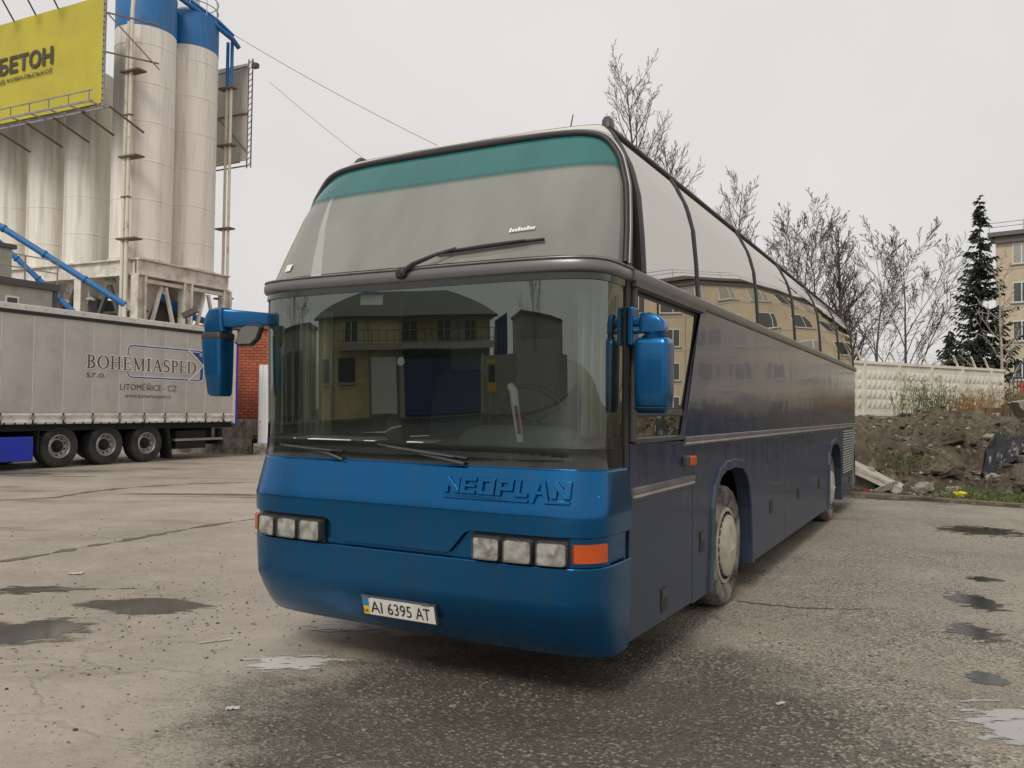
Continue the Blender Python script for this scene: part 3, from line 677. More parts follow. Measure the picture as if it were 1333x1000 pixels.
# belt moulding round the front
prof_b = [(2.352, -.002), (2.358, .016), (2.372, .022), (2.408, .022), (2.424, .014), (2.434, -.004)]
mb = MB(); na = 80
for z, o2 in prof_b:
    for i in range(na+1): 
        p = ringp(2.36, -90+180*i/na, o2); mb.v.append((p.x, p.y, z))
for j in range(len(prof_b)-1):
    for i in range(na): q = j*(na+1)+i; mb.f.append((q, q+1, q+na+2, q+na+1))
mb.build('front_belt_moulding', M['belt'], bus, smooth=50)
MB().tube([Vector((p.x, p.y, 2.43)) for p in (ringp(2.36, a, .016) for a in range(-90, 91, 3))], .007, 6).build('belt_piping', M['alu'], bus, smooth=80)
# upper windscreen
AM = 76
def uw_top(a): return 2.445+(3.295-2.445)*max(0, 1-(abs(a)/AM)**6)**.36
def uw_pt(u, v, off=0, vmin=0):
    t = 2*u-1; a = AM*math.sin(t*math.pi/2)*.9999; top = uw_top(a); return ringp(2.45+(top-2.45)*v, a, off)
uw = MB().grid(lambda u, v: uw_pt(u, v, -.006), 90, 22).build('upper_windscreen', M['u_glass'], bus, smooth=180)
uw['label'] = 'tall fogged upper windscreen leaning back'
def band_pt(u, v):
    t = 2*u-1; a = AM*math.sin(t*math.pi/2)*.9999; top = uw_top(a); lo = 3.0-.02*(abs(a)/AM)**4; lo = min(lo, top); return ringp(lo+(top-lo)*v, a, -.003)
MB().grid(band_pt, 90, 6).build('teal_sun_band', M['teal'], uw, smooth=180)
# shell around it: dark sides, cream brow
def outer_pt(u, v, off):
    """from glass outline to shell boundary"""
    t = 2*u-1; a = AM*math.sin(t*math.pi/2)*.9999; top = uw_top(a); a2 = 90*t if abs(t) > .999 else a*90/AM
    p0 = ringp(top, a, off); p1 = ringp(3.362, a*90/AM, off); return p0+(p1-p0)*v
mb = MB()
def shell_band(u, v):
    t = 2*u-1; a = AM*math.sin(t*math.pi/2)*.9999; top = uw_top(a)
    z = top+(3.363-top)*v; aa = a+(a*90/AM-a)*v; return ringp(z, aa, -.004)
mb.grid(shell_band, 90, 8)
mb.build('windscreen_brow', M['cream'], bus, smooth=60)
for sg in (-1, 1):
    MB().grid(lambda u, v: ringp(2.44+(3.36-2.44)*v, sg*(AM-1+(90-AM+1)*u), -.005), 8, 20).build('front_corner_post', M['rubber'], bus, smooth=180)
edge = [uw_pt(0, i/10, .004) for i in range(10)]+[uw_pt(i/110, 1, .004) for i in range(111)]+[uw_pt(1, 1-i/10, .004) for i in range(1, 11)]
def gasket(name, pts, r, mt, inset=0):
    MB().tube(pts, r, 8).build(name, mt, bus, smooth=80)
gasket('windscreen_gasket', edge, .023, M['rubber'])
edge2 = []
for p in edge:
    c = Vector((0, p.y+.1, 2.85)); d = (p-c); d.normalize(); edge2.append(p+d*.025)
gasket('gasket_trim', edge2, .011, M['belt'])
# ---- sides of the coach
def sidep(sg, x): return lambda y, z: Vector((sg*x, y, z))
def side_panel(name, poly, mt, sg, x0=1.236, x1=1.25, bevel=.003, parent=bus):
    return MB().prism(poly, sidep(sg, x0), sidep(sg, x1)).build(name, mt, parent, bevel=bevel)
ARCH = [(0, .24), (.03, .45), (.07, .86), (.13, 1.0), (.24, 1.09), (.42, 1.135), (.72, 1.145), (.98, 1.12), (1.14, 1.05), (1.25, .93), (1.32, .74), (1.36, .45), (1.37, .24)]
def arch_poly(y0, y1, a0, zt, zb=.25):
    ar = [(a0+p[0], p[1]) for p in ARCH]; ar[0] = (ar[0][0], zb); ar[-1] = (ar[-1][0], zb)
    return [(y0, zb), *ar, (y1, zb), (y1, zt), (y0, zt)]
WIN_Y = [.23, 1.42, 3.45, 5.45, 7.44, 9.41, 11.38]
for sg in (1, -1):
    # upper side panel behind the driver's window
    side_panel('side_panel', [(1.07, 1.43), (11.56, 1.43), (11.56, 2.37), (1.475, 2.37)], M['side_blue'], sg)
    side_panel('driver_door_panel', [(.012, .285), (1.278, .262), (1.278, 1.356), (1.03, 1.405), (.012, 1.415)], M['side_blue'], sg)
    side_panel('wheel_arch_panel', arch_poly(1.29, 3.148, 1.775, 1.362), M['side_blue'], sg)
    for a, b in ((3.158, 4.785), (4.795, 6.492), (6.502, 8.032)):
        fl = side_panel('luggage_flap', [(a, .245), (b, .245), (b, 1.362), (a, 1.362)], M['side_blue'], sg)
        yc = a+.55*(b-a) if a < 4 else a+.49*(b-a)
        h = MB().box(sg*1.251 if sg > 0 else -1.257, sg*1.257 if sg > 0 else -1.251, yc-.07, yc+.07, .60, .73).build('flap_handle', M['black'], fl, bevel=.004)
    side_panel('wheel_arch_panel', arch_poly(8.042, 9.628, 8.16, 1.362), M['side_blue'], sg)
    eng = side_panel('engine_flap', [(9.638, .245), (11.18, .245), (11.18, 1.362), (9.638, 1.362)], M['side_blue'], sg)
    gb = MB().box(min(sg*1.2502, sg*1.253), max(sg*1.2502, sg*1.253), 9.8, 11.08, .62, 1.335).build('grille_backing', M['under'], eng)
    for k in range(17):
        z = .645+k*.0415
        MB().obox((sg*1.258, 10.44, z), Vector((0, .64, 0)), Vector((.006*sg, 0, -.006)), Vector((.002*sg, 0, .007))).build('grille_slat', M['steel'], eng)
    side_panel('rear_corner_panel', [(11.19, .30), (11.6, .36), (11.6, 1.362), (11.19, 1.362)], M['steel'], sg)
    MB().box(min(sg*1.251, sg*1.257), max(sg*1.251, sg*1.257), 10.62, 10.72, .42, .54).build('flap_handle', M['black'], eng, bevel=.004)
    # arch trims
    for a0 in (1.775, 8.16):
        mb = MB(); o_in = [(a0+p[0], p[1]) for p in ARCH]; cen = (a0+.68, .5); o_out = []
        for i, p in enumerate(o_in):
            q0 = o_in[max(i-1, 0)]; q1 = o_in[min(i+1, len(o_in)-1)]; dx, dy = q1[0]-q0[0], q1[1]-q0[1]; l = math.hypot(dx, dy); o_out.append((p[0]-dy/l*.075, p[1]+dx/l*.075))
        mb.prism(o_in+o_out[::-1], sidep(sg, 1.14), sidep(sg, 1.272)); mb.build('wheel_arch_trim', M['side_blue'], bus, bevel=.008)
    # driver's side window: frame, main pane, divider, lower pane
    fr = side_panel('driver_window_frame', [(.012, 1.425), (1.03, 1.425), (1.45, 2.37), (.012, 2.37)], M['rubber'], sg, 1.20, 1.236)
    side_panel('driver_window', [(.105, 1.63), (1.0, 1.63), (1.345, 2.285), (.105, 2.285)], M['s_glass'], sg, 1.238, 1.243, bevel=0, parent=fr)
    side_panel('lower_window', [(.105, 1.455), (.945, 1.455), (.985, 1.575), (.105, 1.575)], M['s_glass'], sg, 1.238, 1.243, bevel=0, parent=fr)
    side_panel('window_divider', [(.50, 1.63), (.512, 1.63), (.512, 2.285), (.50, 2.285)], M['rubber'], sg, 1.241, 1.247, bevel=0, parent=fr)
    for pts in ([(.055, 1.43), (.055, 2.33), (1.41, 2.33), (1.0, 1.43), (.055, 1.43)],): 
        MB().tube([Vector((sg*1.246, y, z)) for y, z in pts], .024, 6).build('window_rubber', M['trim'], fr, smooth=60)
    MB().beam((sg*1.243, .06, 1.603), (sg*1.243, 1.02, 1.603), .02, .045).build('window_crossbar', M['trim'], fr)
    MB().beam((sg*1.262, .02, 2.345), (sg*1.262, 1.5, 2.345), .03, .034).build('rain_gutter', M['trim'], bus)
    # long mouldings
    def moulding(name, y0, y1, z0, z1, mt, x=1.25, d=.02):
        mb = MB(); pr = [(z0, 0), (z0+.25*(z1-z0), d), (z0+.45*(z1-z0), d*.55), (z0+.6*(z1-z0), d), (z0+.92*(z1-z0), d), (z1, 0)]
        mb.prism([(a, b) for a, b in pr], lambda z, o: Vector((sg*(x+o), y0, z)), lambda z, o: Vector((sg*(x+o), y1, z))); return mb.build(name, mt, bus)
    moulding('side_moulding', 1.06, 11.6, 1.366, 1.434, M['alu'])
    moulding('door_moulding', .03, 1.285, 1.085, 1.16, M['alu'])
    mb = MB(); pr = [(2.352, -.01), (2.362, .022), (2.39, .03), (2.42, .028), (2.437, .008), (2.44, -.01)]
    mb.prism(pr, lambda z, o: Vector((sg*(1.246+o), 0.0, z)), lambda z, o: Vector((sg*(1.246+o), 11.6, z))); mb.build('side_belt_moulding', M['belt'], bus, smooth=40)
    mb = MB().box(min(sg*1.236, sg*1.25), max(sg*1.236, sg*1.25), 1.48, 11.56, 2.372, 2.44).build('belt_backing', M['rubber'], bus)
    # curved panorama panes and their posts
    zs = [2.442, 2.55, 2.66, 2.78, 2.92, 3.0, 3.06, 3.12, 3.18, 3.24, 3.28, 3.32, 3.345]
    for k in range(6):
        y0, y1 = WIN_Y[k]+.02, WIN_Y[k+1]-.02; mb = MB(); nn = 6
        for z in zs:
            for i in range(nn+1): mb.v.append((sg*(lerp_tab(PROF, z)[0]-.004), y0+(y1-y0)*i/nn, z))
        for j in range(len(zs)-1):
            for i in range(nn): q = j*(nn+1)+i; mb.f.append((q, q+1, q+nn+2, q+nn+1))
        mb.build('side_window', M['s_glass'], bus, smooth=180)
    for k, y in enumerate(WIN_Y):
        mb = MB(); hw = .028 if 0 < k < 6 else .045
        for z in zs:
            w = lerp_tab(PROF, z)[0]
            for o2, yy in ((-.02, y-hw), (.004, y-hw), (.012, y), (.004, y+hw), (-.02, y+hw)): mb.v.append((sg*(w+o2), yy, z))
        for j in range(len(zs)-1):
            for i in range(4): q = j*5+i; mb.f.append((q, q+1, q+6, q+5))
        mb.build('window_post', M['rubber'], bus, smooth=50)
    # small fittings
    dp = bus
    for yc, zc in ((.64, .41), (1.52, .66)):
        hb = MB().box(min(sg*1.2505, sg*1.256), max(sg*1.2505, sg*1.256), yc-.06, yc+.06, zc-.075, zc+.075).build('locker_handle', M['black'], bus, bevel=.004)
        MB().box(min(sg*1.255, sg*1.262), max(sg*1.255, sg*1.262), yc-.048, yc+.048, zc+.01, zc+.06).build('handle_flap', M['trim'], hb, bevel=.004)
    MB().box(min(sg*1.25, sg*1.285), max(sg*1.25, sg*1.285), 1.02, 1.10, 1.235, 1.30).build('side_lamp_base', M['trim'], bus, bevel=.006)
    MB().box(min(sg*1.25, sg*1.295), max(sg*1.25, sg*1.295), 1.102, 1.23, 1.235, 1.30).build('side_marker_lamp', M['orange'], bus, bevel=.008)
    # wheels
    for yc, rr in ((2.44, .5), (8.70, .5)):
        wh = bpy.data.objects.new('wheel', None); COL.objects.link(wh); wh.parent = bus; wh.location = (sg*1.06, yc, .5); wh.rotation_euler = (0, R_(90)*sg, R_(0)); wh.empty_display_size = .1
        tp = [(.31, -.13), (.40, -.15), (.462, -.15), (.488, -.12), (.498, -.06), (.5, 0), (.498, .06), (.488, .12), (.462, .15), (.40, .158), (.315, .13), (.30, .1)]
        MB().lathe(tp, 48, cap=False).build('tyre', M['tyre'], wh, smooth=40)
        hb = MB().lathe([(.315, .125), (.31, .145), (.285, .148), (.272, .135), (.27, .11), (.258, .112), (.25, .16), (.22, .178), (.15, .19), (.0, .195)], 48, cap=False).build('hubcap', M['hub'], wh, smooth=35)
        sl = MB()
        for k in range(24):
            a = 2*math.pi*k/24; ca, sa = math.cos(a), math.sin(a); rad = Vector((ca, sa, 0)); tg = Vector((-sa, ca, 0))
            sl.obox(rad*.266+Vector((0, 0, .139)), tg*.019, rad*.011, Vector((0, 0, .012)))
        so = sl.build('hubcap_slots', M['under'], wh); so['kind'] = 'stuff'
        pm = MB().add([(-.055, -.05, .189), (.055, -.05, .189), (0, .065, .189), (0, -.008, .222)], [(0, 1, 3), (1, 2, 3), (2, 0, 3)]); pm.build('hub_pyramid', M['hub'], wh)
# rear wall
mb = MB(); zs = [.3, .8, 1.3, 1.9, 2.4, 2.9, 3.2, 3.36]
for z in zs:
    for i in range(17):
        a = 90-180*i/16; s_, c_ = math.sin(R_(a)), max(0, math.cos(R_(a))); w = lerp_tab(PROF, z)[0]+.002
        mb.v.append((w*math.copysign(abs(s_)**.4, s_), 11.4+.22*c_**.4, z))
for j in range(len(zs)-1):
    for i in range(16): q = j*17+i; mb.f.append((q, q+1, q+18, q+17))
mb.build('rear_wall', M['side_blue'], bus, smooth=40)
# ---- mirrors
def rounded_loft(mb, secs):
    """secs: list of (center, ax, ay) -> superelliptic cross sections"""
    n = 24; b = len(mb.v)
    for c, ax, ay in secs:
        for k in range(n):
            a = 2*math.pi*k/n; ca, sa = math.cos(a), math.sin(a)
            mb.v.append(tuple(Vector(c)+Vector(ax)*math.copysign(abs(ca)**.3, ca)+Vector(ay)*math.copysign(abs(sa)**.3, sa)))
    for i in range(len(secs)-1):
        for k in range(n): k2 = (k+1) % n; mb.f.append((b+i*n+k, b+i*n+k2, b+(i+1)*n+k2, b+(i+1)*n+k))
    mb.f.append(tuple(b+k for k in range(n))[::-1]); mb.f.append(tuple(b+(len(secs)-1)*n+k for k in range(n)))
    return mb
X, Y, Z = Vector((1,0,0)), Vector((0,1,0)), Vector((0,0,1))
# near-side (right in the picture)
mc = Vector((1.40, -.02, 1.81))
mr = rounded_loft(MB(), [(mc+Z*-.215, X*.082, Y*.055), (mc+Z*-.20, X*.092, Y*.072), (mc+Z*-.1, X*.097, Y*.082), (mc+Z*.08, X*.099, Y*.084), (mc+Z*.17, X*.099, Y*.082), (mc+Z*.20, X*.094, Y*.076), (mc+Z*.212, X*.075, Y*.06)]).build('door_mirror', M['mirror_blue'], bus, smooth=50)
mr['label'] = 'box shaped blue mirror hanging beside the driver window'
MB().lathe([(.07, 0), (.074, .012), (.056, .022), (.06, .032), (.05, .045)], 24, o=mc+Z*.208).build('mirror_collar', M['mirror_blue'], mr, smooth=40)
arm = MB(); rounded_loft(arm, [(mc+Vector((.055, 0, .245)), X*.012, Y*.05), (mc+Vector((.065, 0, .25)), X*.03, Y*.055)])
arm = rounded_loft(MB(), [(mc+Vector((-.005, 0, .243)), X*.075, Y*.058), (mc+Vector((-.005, 0, .30)), X*.074, Y*.058), (mc+Vector((-.02, 0, .335)), X*.055, Y*.055), (mc+Vector((-.04, 0, .352)), X*.03, Y*.045)])
arm.build('mirror_arm', M['mirror_blue'], mr, smooth=50)
MB().box(1.245, 1.37, -.045, .02, 2.09, 2.14).build('mirror_arm_lower', M['mirror_blue'], mr, bevel=.012)
MB().box(1.245, 1.37, -.05, .025, 2.05, 2.075).build('mirror_hinge', M['mirror_blue'], mr, bevel=.008)
MB().box(1.25, 1.285, -.06, .05, 1.98, 2.2).build('mirror_bracket', M['mirror_blue'], mr, bevel=.008)
MB().tube([mc+Vector((.1*math.copysign(abs(math.cos(a))**.3, math.cos(a)), .085*math.copysign(abs(math.sin(a))**.3, math.sin(a)), -.185)) for a in [2*math.pi*k/32 for k in range(33)]], .004, 5).build('mirror_seam', M['rubber'], mr)
MB().box(mc.x-.08, mc.x+.08, mc.y+.08, mc.y+.086, mc.z-.17, mc.z+.17).build('mirror_glass', M['alu'], mr)
# far-side (left in the picture): tapered housing on a horizontal arm
lc = Vector((-1.45, -.58, 1.885))
ml = rounded_loft(MB(), [(lc+Vector((.035, 0, -.215)), X*.05, Y*.045), (lc+Vector((.028, 0, -.2)), X*.06, Y*.06), (lc+Vector((.015, 0, -.05)), X*.074, Y*.07), (lc+Vector((0, 0, .12)), X*.086, Y*.075), (lc+Vector((-.002, 0, .165)), X*.088, Y*.075)]).build('far_mirror', M['mirror_blue'], bus, smooth=50)
ml['label'] = 'tapered blue mirror on an arm left of the windscreen'
rounded_loft(MB(), [(lc+Z*.166, X*.09, Y*.077), (lc+Z*.20, X*.09, Y*.077), (lc+Z*.212, X*.08, Y*.066)]).build('mirror_cap', M['rubber'], ml, smooth=50)
rounded_loft(MB(), [(lc+Vector((.005, 0, .215)), X*.085, Y*.055), (lc+Vector((-.002, 0, .26)), X*.086, Y*.06), (lc+Vector((.004, 0, .32)), X*.076, Y*.06), (lc+Vector((.02, 0, .36)), X*.06, Y*.06), (lc+Vector((.04, 0, .375)), X*.03, Y*.04)]).build('mirror_elbow', M['mirror_blue'], ml, smooth=50)
rounded_loft(MB(), [(lc+Vector((.03, 0, .31)), Y*.05, Z*.06), (lc+Vector((.12, .03, .30)), Y*.05, Z*.062), (lc+Vector((.34, .22, .305)), Y*.04, Z*.04)]).build('mirror_arm', M['mirror_blue'], ml, smooth=50)
# small wide-angle mirror under the arm
kc = lc+Vector((.26, .02, .19))
kr = [(-.13, -.05), (-.09, -.075), (.03, -.075), (.09, -.03), (.125, .05), (.10, .07), (-.01, .075), (-.06, .06)]
MB().prism(kr, lambda u, v: kc+Vector((u, .02, v)), lambda u, v: kc+Vector((u*.95, -.012, v*.95))).build('kerb_mirror', M['rubber'], ml, bevel=.008)
M['mirror'] = mat('mirror_back', (.16, .16, .14), .3, .2)
MB().prism([(u*.84, v*.78) for u, v in kr], lambda u, v: kc+Vector((u, -.012, v)), lambda u, v: kc+Vector((u, -.016, v))).build('kerb_mirror_glass', M['mirror'], ml)
# ---- wipers
def wiper(name, arm_pts, blade_pts, off):
    def on(x, z, o): return Vector((x, nose_y(x, z, o), z))
    w = MB().tube([on(x, z, off+.02) for x, z in arm_pts], [.012]*(len(arm_pts)-1)+[.006], 6).build(name, M['trim'], bus, smooth=60)
    bl = [(blade_pts[0][0]+(blade_pts[1][0]-blade_pts[0][0])*i/8, blade_pts[0][1]+(blade_pts[1][1]-blade_pts[0][1])*i/8) for i in range(9)]
    MB().tube([on(x, z, off+.006) for x, z in bl], .009, 5).build('wiper_blade', M['rubber'], w)
    MB().tube([on(x, z, off+.022+.012*math.sin(i*math.pi/8)) for i, (x, z) in enumerate(bl) if 1 <= i <= 7], .005, 5).build('wiper_frame', M['trim'], w)
    return w
wiper('windscreen_wiper', [(-.42, 1.285), (-.55, 1.32), (-.70, 1.335)], [(-.98, 1.36), (-.44, 1.335)], .004)
wiper('windscreen_wiper', [(.45, 1.295), (.30, 1.32), (.10, 1.35)], [(-.17, 1.385), (.46, 1.325)], .004)
def on_u(x, z, o): return Vector((x, nose_y(x, z, o), z))
w = MB().tube([on_u(.02, 2.40, .04), on_u(.1, 2.45, .05), on_u(.24, 2.50, .05), on_u(.36, 2.535, .035)], [.018, .014, .011, .008], 6).build('upper_wiper', M['rubber'], bus, smooth=60)
MB().tube([on_u(.22+.68*i/8, 2.515+.035*i/8, .012) for i in range(9)], .010, 5).build('wiper_blade', M['rubber'], w)
MB().tube([on_u(.3+.5*i/8, 2.522+.028*i/8, .03+.01*math.sin(i*math.pi/8)) for i in range(9)], .006, 5).build('wiper_frame', M['trim'], w)
MB().lathe([(.035, 0), (.035, .02), (.02, .035)], 16, o=on_u(.02, 2.40, .03), ax=(0, -1, 0)).build('wiper_spindle', M['rubber'], w, smooth=40)
# stickers on the upper screen
def sticker(name, x, z, w_, h_, body=None):
    mb = MB(); 
    for i in range(5):
        for dz in (0, h_): xx = x+w_*i/4; mb.v.append(tuple(on_u(xx, z+dz, .004)))
    mb.f = [(2*i, 2*i+2, 2*i+3, 2*i+1) for i in range(4)]; return mb.build(name, M['paper'], uw)
sticker('screen_sticker', -1.02, 2.50, .06, .05)
# faded script sticker
for i in range(9):
    sticker('sticker_letter', .66+.018*i, 2.615+.001*i, .014, .018+.008*(i % 3 == 0))
# roof fittings
MB().lathe([(.03, 0), (.028, .03), (.012, .06), (.006, .09)], 16, o=(.40, .95, 3.47)).build('aerial_base', M['black'], bus, smooth=50)
MB().tube([(.40, .95, 3.55), (.42, 1.0, 3.78)], [.006, .004], 6).build('aerial', M['black'], bus)
for sg in (-1, 1):
    rounded_loft(MB(), [((sg*.98, .30, 3.365), X*.03, Y*.05), ((sg*.98, .30, 3.42), X*.028, Y*.045), ((sg*.975, .31, 3.45), X*.018, Y*.03)]).build('roof_marker_lamp', M['trim'], bus, smooth=50)
# ---- cabin
MB().box(-1.2, 1.2, 1.75, 1.8, 1.2, 2.4).build('cabin_partition', M['inter'], bus)
MB().grid(lambda u, v: Vector(((2*u-1)*1.19, -.45+2.4*v if abs(2*u-1) < .8 else -.25+2.0*v, 2.33)), 10, 2).build('cabin_ceiling', M['inter'], bus)
MB().grid(lambda u, v: Vector(((2*u-1)*1.2, (-.42 if abs(2*u-1) < .75 else -.2)+2.4*v, 2.42)), 10, 2).build('upper_floor', M['beige_seat'], bus)
dsh = MB()
prd = [(-.58, 1.27), (-.55, 1.36), (-.35, 1.40), (-.12, 1.42), (-.05, 1.36), (-.02, 1.0)]
def dashp(u, v):
    i = min(len(prd)-2, int(v*(len(prd)-1))); f = v*(len(prd)-1)-i; y, z = (prd[i][0]+(prd[i+1][0]-prd[i][0])*f, prd[i][1]+(prd[i+1][1]-prd[i][1])*f)
    x = (2*u-1)*1.17; return Vector((x, max(y, nose_y(x, 1.35, -.05)) if y < -.1 else y, z))
dsh.grid(dashp, 24, 10).build('dashboard', M['dash'], bus, smooth=40)
binn = rounded_loft(MB(), [((.62, -.16, 1.40), X*.38, Y*.16), ((.62, -.15, 1.48), X*.34, Y*.13), ((.62, -.14, 1.51), X*.26, Y*.08)]).build('instrument_binnacle', M['dash'], bus, smooth=50)
sw = MB(); cpt = Vector((.62, .02, 1.52)); ex, ey = X, Vector((0, .42, -.9)).normalized()
sw.tube([cpt+(ex*math.cos(2*math.pi*i/36)+ey*math.sin(2*math.pi*i/36))*.25 for i in range(37)], .017, 8, cap=False)
for a in (90, 210, 330): sw.tube([cpt, cpt+(ex*math.cos(R_(a))+ey*math.sin(R_(a)))*.25], .012, 6)
sw.tube([cpt, cpt+Vector((0, -.15, -.3))], .03, 8); sw.build('steering_wheel', M['black'], bus, smooth=60)
def seat(name, x, y, z, mt, s=1.0):
    t = bpy.data.objects.new(name, None); COL.objects.link(t); t.parent = bus; t.empty_display_size = .1
    rounded_loft(MB(), [((x, y, z), X*.24*s, Y*.23*s), ((x, y, z+.1), X*.25*s, Y*.24*s), ((x, y, z+.14), X*.21*s, Y*.2*s)]).build('seat_cushion', mt, t, smooth=50)
    rounded_loft(MB(), [((x, y+.24, z+.1), X*.24*s, Y*.05), ((x, y+.30, z+.5), X*.24*s, Y*.06), ((x, y+.34, z+.66), X*.2*s, Y*.05), ((x, y+.35, z+.72), X*.12*s, Y*.03)]).build('seat_back', mt, t, smooth=50)
    return t
seat('driver_seat', .62, .55, 1.24, M['inter'])
seat('guide_seat', -.55, .75, 1.2, M['inter'])
for x in (-.85, -.35, .35, .85):
    for y in (.55, 1.4, 2.25): seat('passenger_seat', x, y, 2.42, M['beige_seat'], .85)
# folded curtain at the driver's side, white pole with red stripe, papers, mascot, pendant
cur = MB(); cur.grid(lambda u, v: Vector((.93+.2*u+.0*v, -.02+.5*u*0+.035*math.sin(u*30)+.2*u, 1.45+.85*v)), 60, 2); cur.build('side_pleats', M['curtain'], bus, smooth=180)
cul = MB(); cul.grid(lambda u, v: Vector((-1.16+.2*u, -.12+.03*math.sin(u*34)+.1*u, 1.42+.86*v)), 60, 2); cul.build('side_pleats', M['curtain'], bus, smooth=180)  # left pleats added as stand-in for the house's pale reflection
for k, x in enumerate((-.86, -.2, .5)): MB().box(x-.2, x+.2, 1.70, 1.745, 1.5, 2.2).build('added_pale_panel', M['curtain'], bus)  # pale panels added to lighten the view into the dark cabin
pl = MB().tube([(.70, -.30, 1.42), (.68, -.31, 1.56), (.655, -.31, 1.72), (.63, -.31, 1.75)], [.022, .022, .026, .02], 8).build('white_pole', M['white'], bus, smooth=60)
MB().tube([(.706, -.325, 1.47), (.682, -.335, 1.63)], [.012, .01], 6).build('red_stripe', M['red'], pl)
for k, (x, y, r_, w_, h_) in enumerate([(-.55, -.40, .1, .16, .11), (-.30, -.38, -.15, .12, .1), (-.78, -.36, .2, .1, .1), (.12, -.42, .3, .09, .07)]):
    MB().obox((x, y, 1.412), Vector((math.cos(r_), math.sin(r_), 0))*w_, Vector((-math.sin(r_), math.cos(r_), .05))*h_, Z*.002).build('paper_sheet', M['paper'], bus)
ms = rounded_loft(MB(), [((-.11, -.37, 1.41), X*.05, Y*.05), ((-.11, -.37, 1.47), X*.07, Y*.06), ((-.11, -.37, 1.53), X*.058, Y*.055), ((-.11, -.37, 1.575), X*.03, Y*.03)]).build('plush_mascot', M['black'], bus, smooth=60)
MB().tube([(-.17, -.42, 1.46), (-.11, -.44, 1.485), (-.05, -.425, 1.5)], .006, 6).build('white_ribbon', M['white'], ms)
pd = MB(); px_, py_ = -.06, -.42
pd.tube([(px_, py_, 2.32), (px_, py_, 1.9)], .003, 4); pd.box(px_-.008, px_+.008, py_-.004, py_+.004, 2.16, 2.28); pd.box(px_-.032, px_+.032, py_-.004, py_+.004, 2.225, 2.242)
pe = pd.build('pendant_cross', M['black'], bus); MB().lathe([(.0, 0), (.026, .002), (.026, .008), (0, .01)], 16, o=(px_, py_, 1.89), ax=(0, -1, 0)).build('pendant_medal', M['paper'], pe)
MB().beam((-.38, -.42, 2.28), (-.2, -.43, 2.27), .003, .06).build('sun_visor_paper', M['paper'], bus)
# ------------------------------------------------------------------ curtain-sided trailer
M['tarp'] = mat('grey_tarpaulin', (.50, .47, .425), .55, var=.12, vscale=1.1, bump=.25, bscale=6, dirt=(.2,.185,.16), dirt_amt=.6, dscale=1.1, dirt_lo=.45, dirt_hi=.75)
M['tarp_light'] = mat('pale_tarpaulin', (.74, .71, .65), .55, var=.12, vscale=3, bump=.6, bscale=3, dirt=(.25,.23,.2), dirt_amt=.6, dscale=3)
M['seam'] = mat('tarpaulin_weld', (.64, .62, .57), .6)
M['rail_white'] = mat('aluminium_roof_rail', (.62, .6, .56), .5)
M['trail_blue'] = mat('bright_blue_paint', (.01, .035, .5), .4, dirt=(.05,.05,.12), dirt_amt=.4)
M['logo_blue'] = mat('printed_blue', (.02, .055, .25), .5, var=.06)
M['logo_red'] = mat('printed_maroon', (.13, .055, .05), .5, var=.1)
M['logo_white'] = mat('printed_white', (.72, .71, .68), .5, var=.06)
M['logo_grey'] = mat('printed_grey', (.11, .095, .085), .6, var=.1)
tr = empty('curtain_trailer', (-11.28, 20.85, 0), -R_(25), 'grey curtain sided semi-trailer with faded haulier lettering and three axles', 'trailer')
SE = [-7.3, -6.5, -5.7, -4.9, -4.1, -3.3, -2.45, -1.63, -.82, -.01, .83, 1.65, 2.45, 3.17, 3.96, 4.7, 5.43]
def bulge(s_, z):
    v = (z-1.35)/(3.75-1.35); k = max(0, math.sin(math.pi*max(0, min(1, v))))
    ph = 0
    for a, b in zip(SE, SE[1:]):
        if a <= s_ <= b: ph = math.sin(math.pi*(s_-a)/(b-a)); break
    return .012+.03*k*ph+.006*noise.noise(Vector((s_*1.3, z*2.1, 3)))
tarp = MB().grid(lambda u, v: Vector((bulge(-7.6+13.53*u, 1.35+2.42*v), -7.6+13.53*u, 1.35+2.42*v)), 230, 24).build('tarpaulin', M['tarp'], tr, smooth=180)
for s_ in SE: MB().grid(lambda u, v: Vector((bulge(s_, 1.38+2.36*v)+.003, s_-.012+.024*u, 1.38+2.36*v)), 1, 10).build('weld_seam', M['seam'], tarp)
MB().box(-2.5, -.02, -7.6, 5.93, 1.1, 3.9).build('load_body', M['tarp'], tr)
MB().box(-2.5, .03, -7.6, 5.98, 3.83, 3.98).build('roof_rail', M['rail_white'], tr, bevel=.015)
for k in range(26): MB().lathe([(.014, 0), (.01, .008)], 8, o=(.03, -7.3+.52*k, 3.90), ax=(1, 0, 0)).build('rail_rivet', M['black'], tr)
MB().box(-2.5, .035, -7.6, 5.98, 3.742, 3.828).build('rail_dark_strip', M['black'], tr)  # black strip below the roof rail
sk_ = MB().grid(lambda u, v: Vector((.03+.02*math.sin(v*9)+.018*noise.noise(Vector((u*30, v*2, 1))), -7.6+13.53*u, 1.10+.26*v)), 160, 8).build('tarpaulin_skirt', M['tarp_light'], tr, smooth=180)
for k in range(52): MB().lathe([(.028, 0), (.022, .01)], 8, o=(.045, -7.5+.26*k, 1.115), ax=(1, 0, 0)).build('eyelet', M['black'], sk_)
for s_ in SE:
    st_ = MB().box(.052, .07, s_-.018, s_+.018, 1.06, 1.37).build('tension_strap', M['black'], tr)
    MB().box(.07, .10, s_-.03, s_+.03, 1.2, 1.31).build('buckle', M['steel'], st_, bevel=.006)
MB().box(-2.5, .02, 5.94, 6.06, 1.0, 3.83).build('rear_post', M['trail_blue'], tr, bevel=.02)
MB().box(-.12, .045, 5.86, 5.938, 1.05, 3.83).build('rear_post_trim', M['rail_white'], tr)
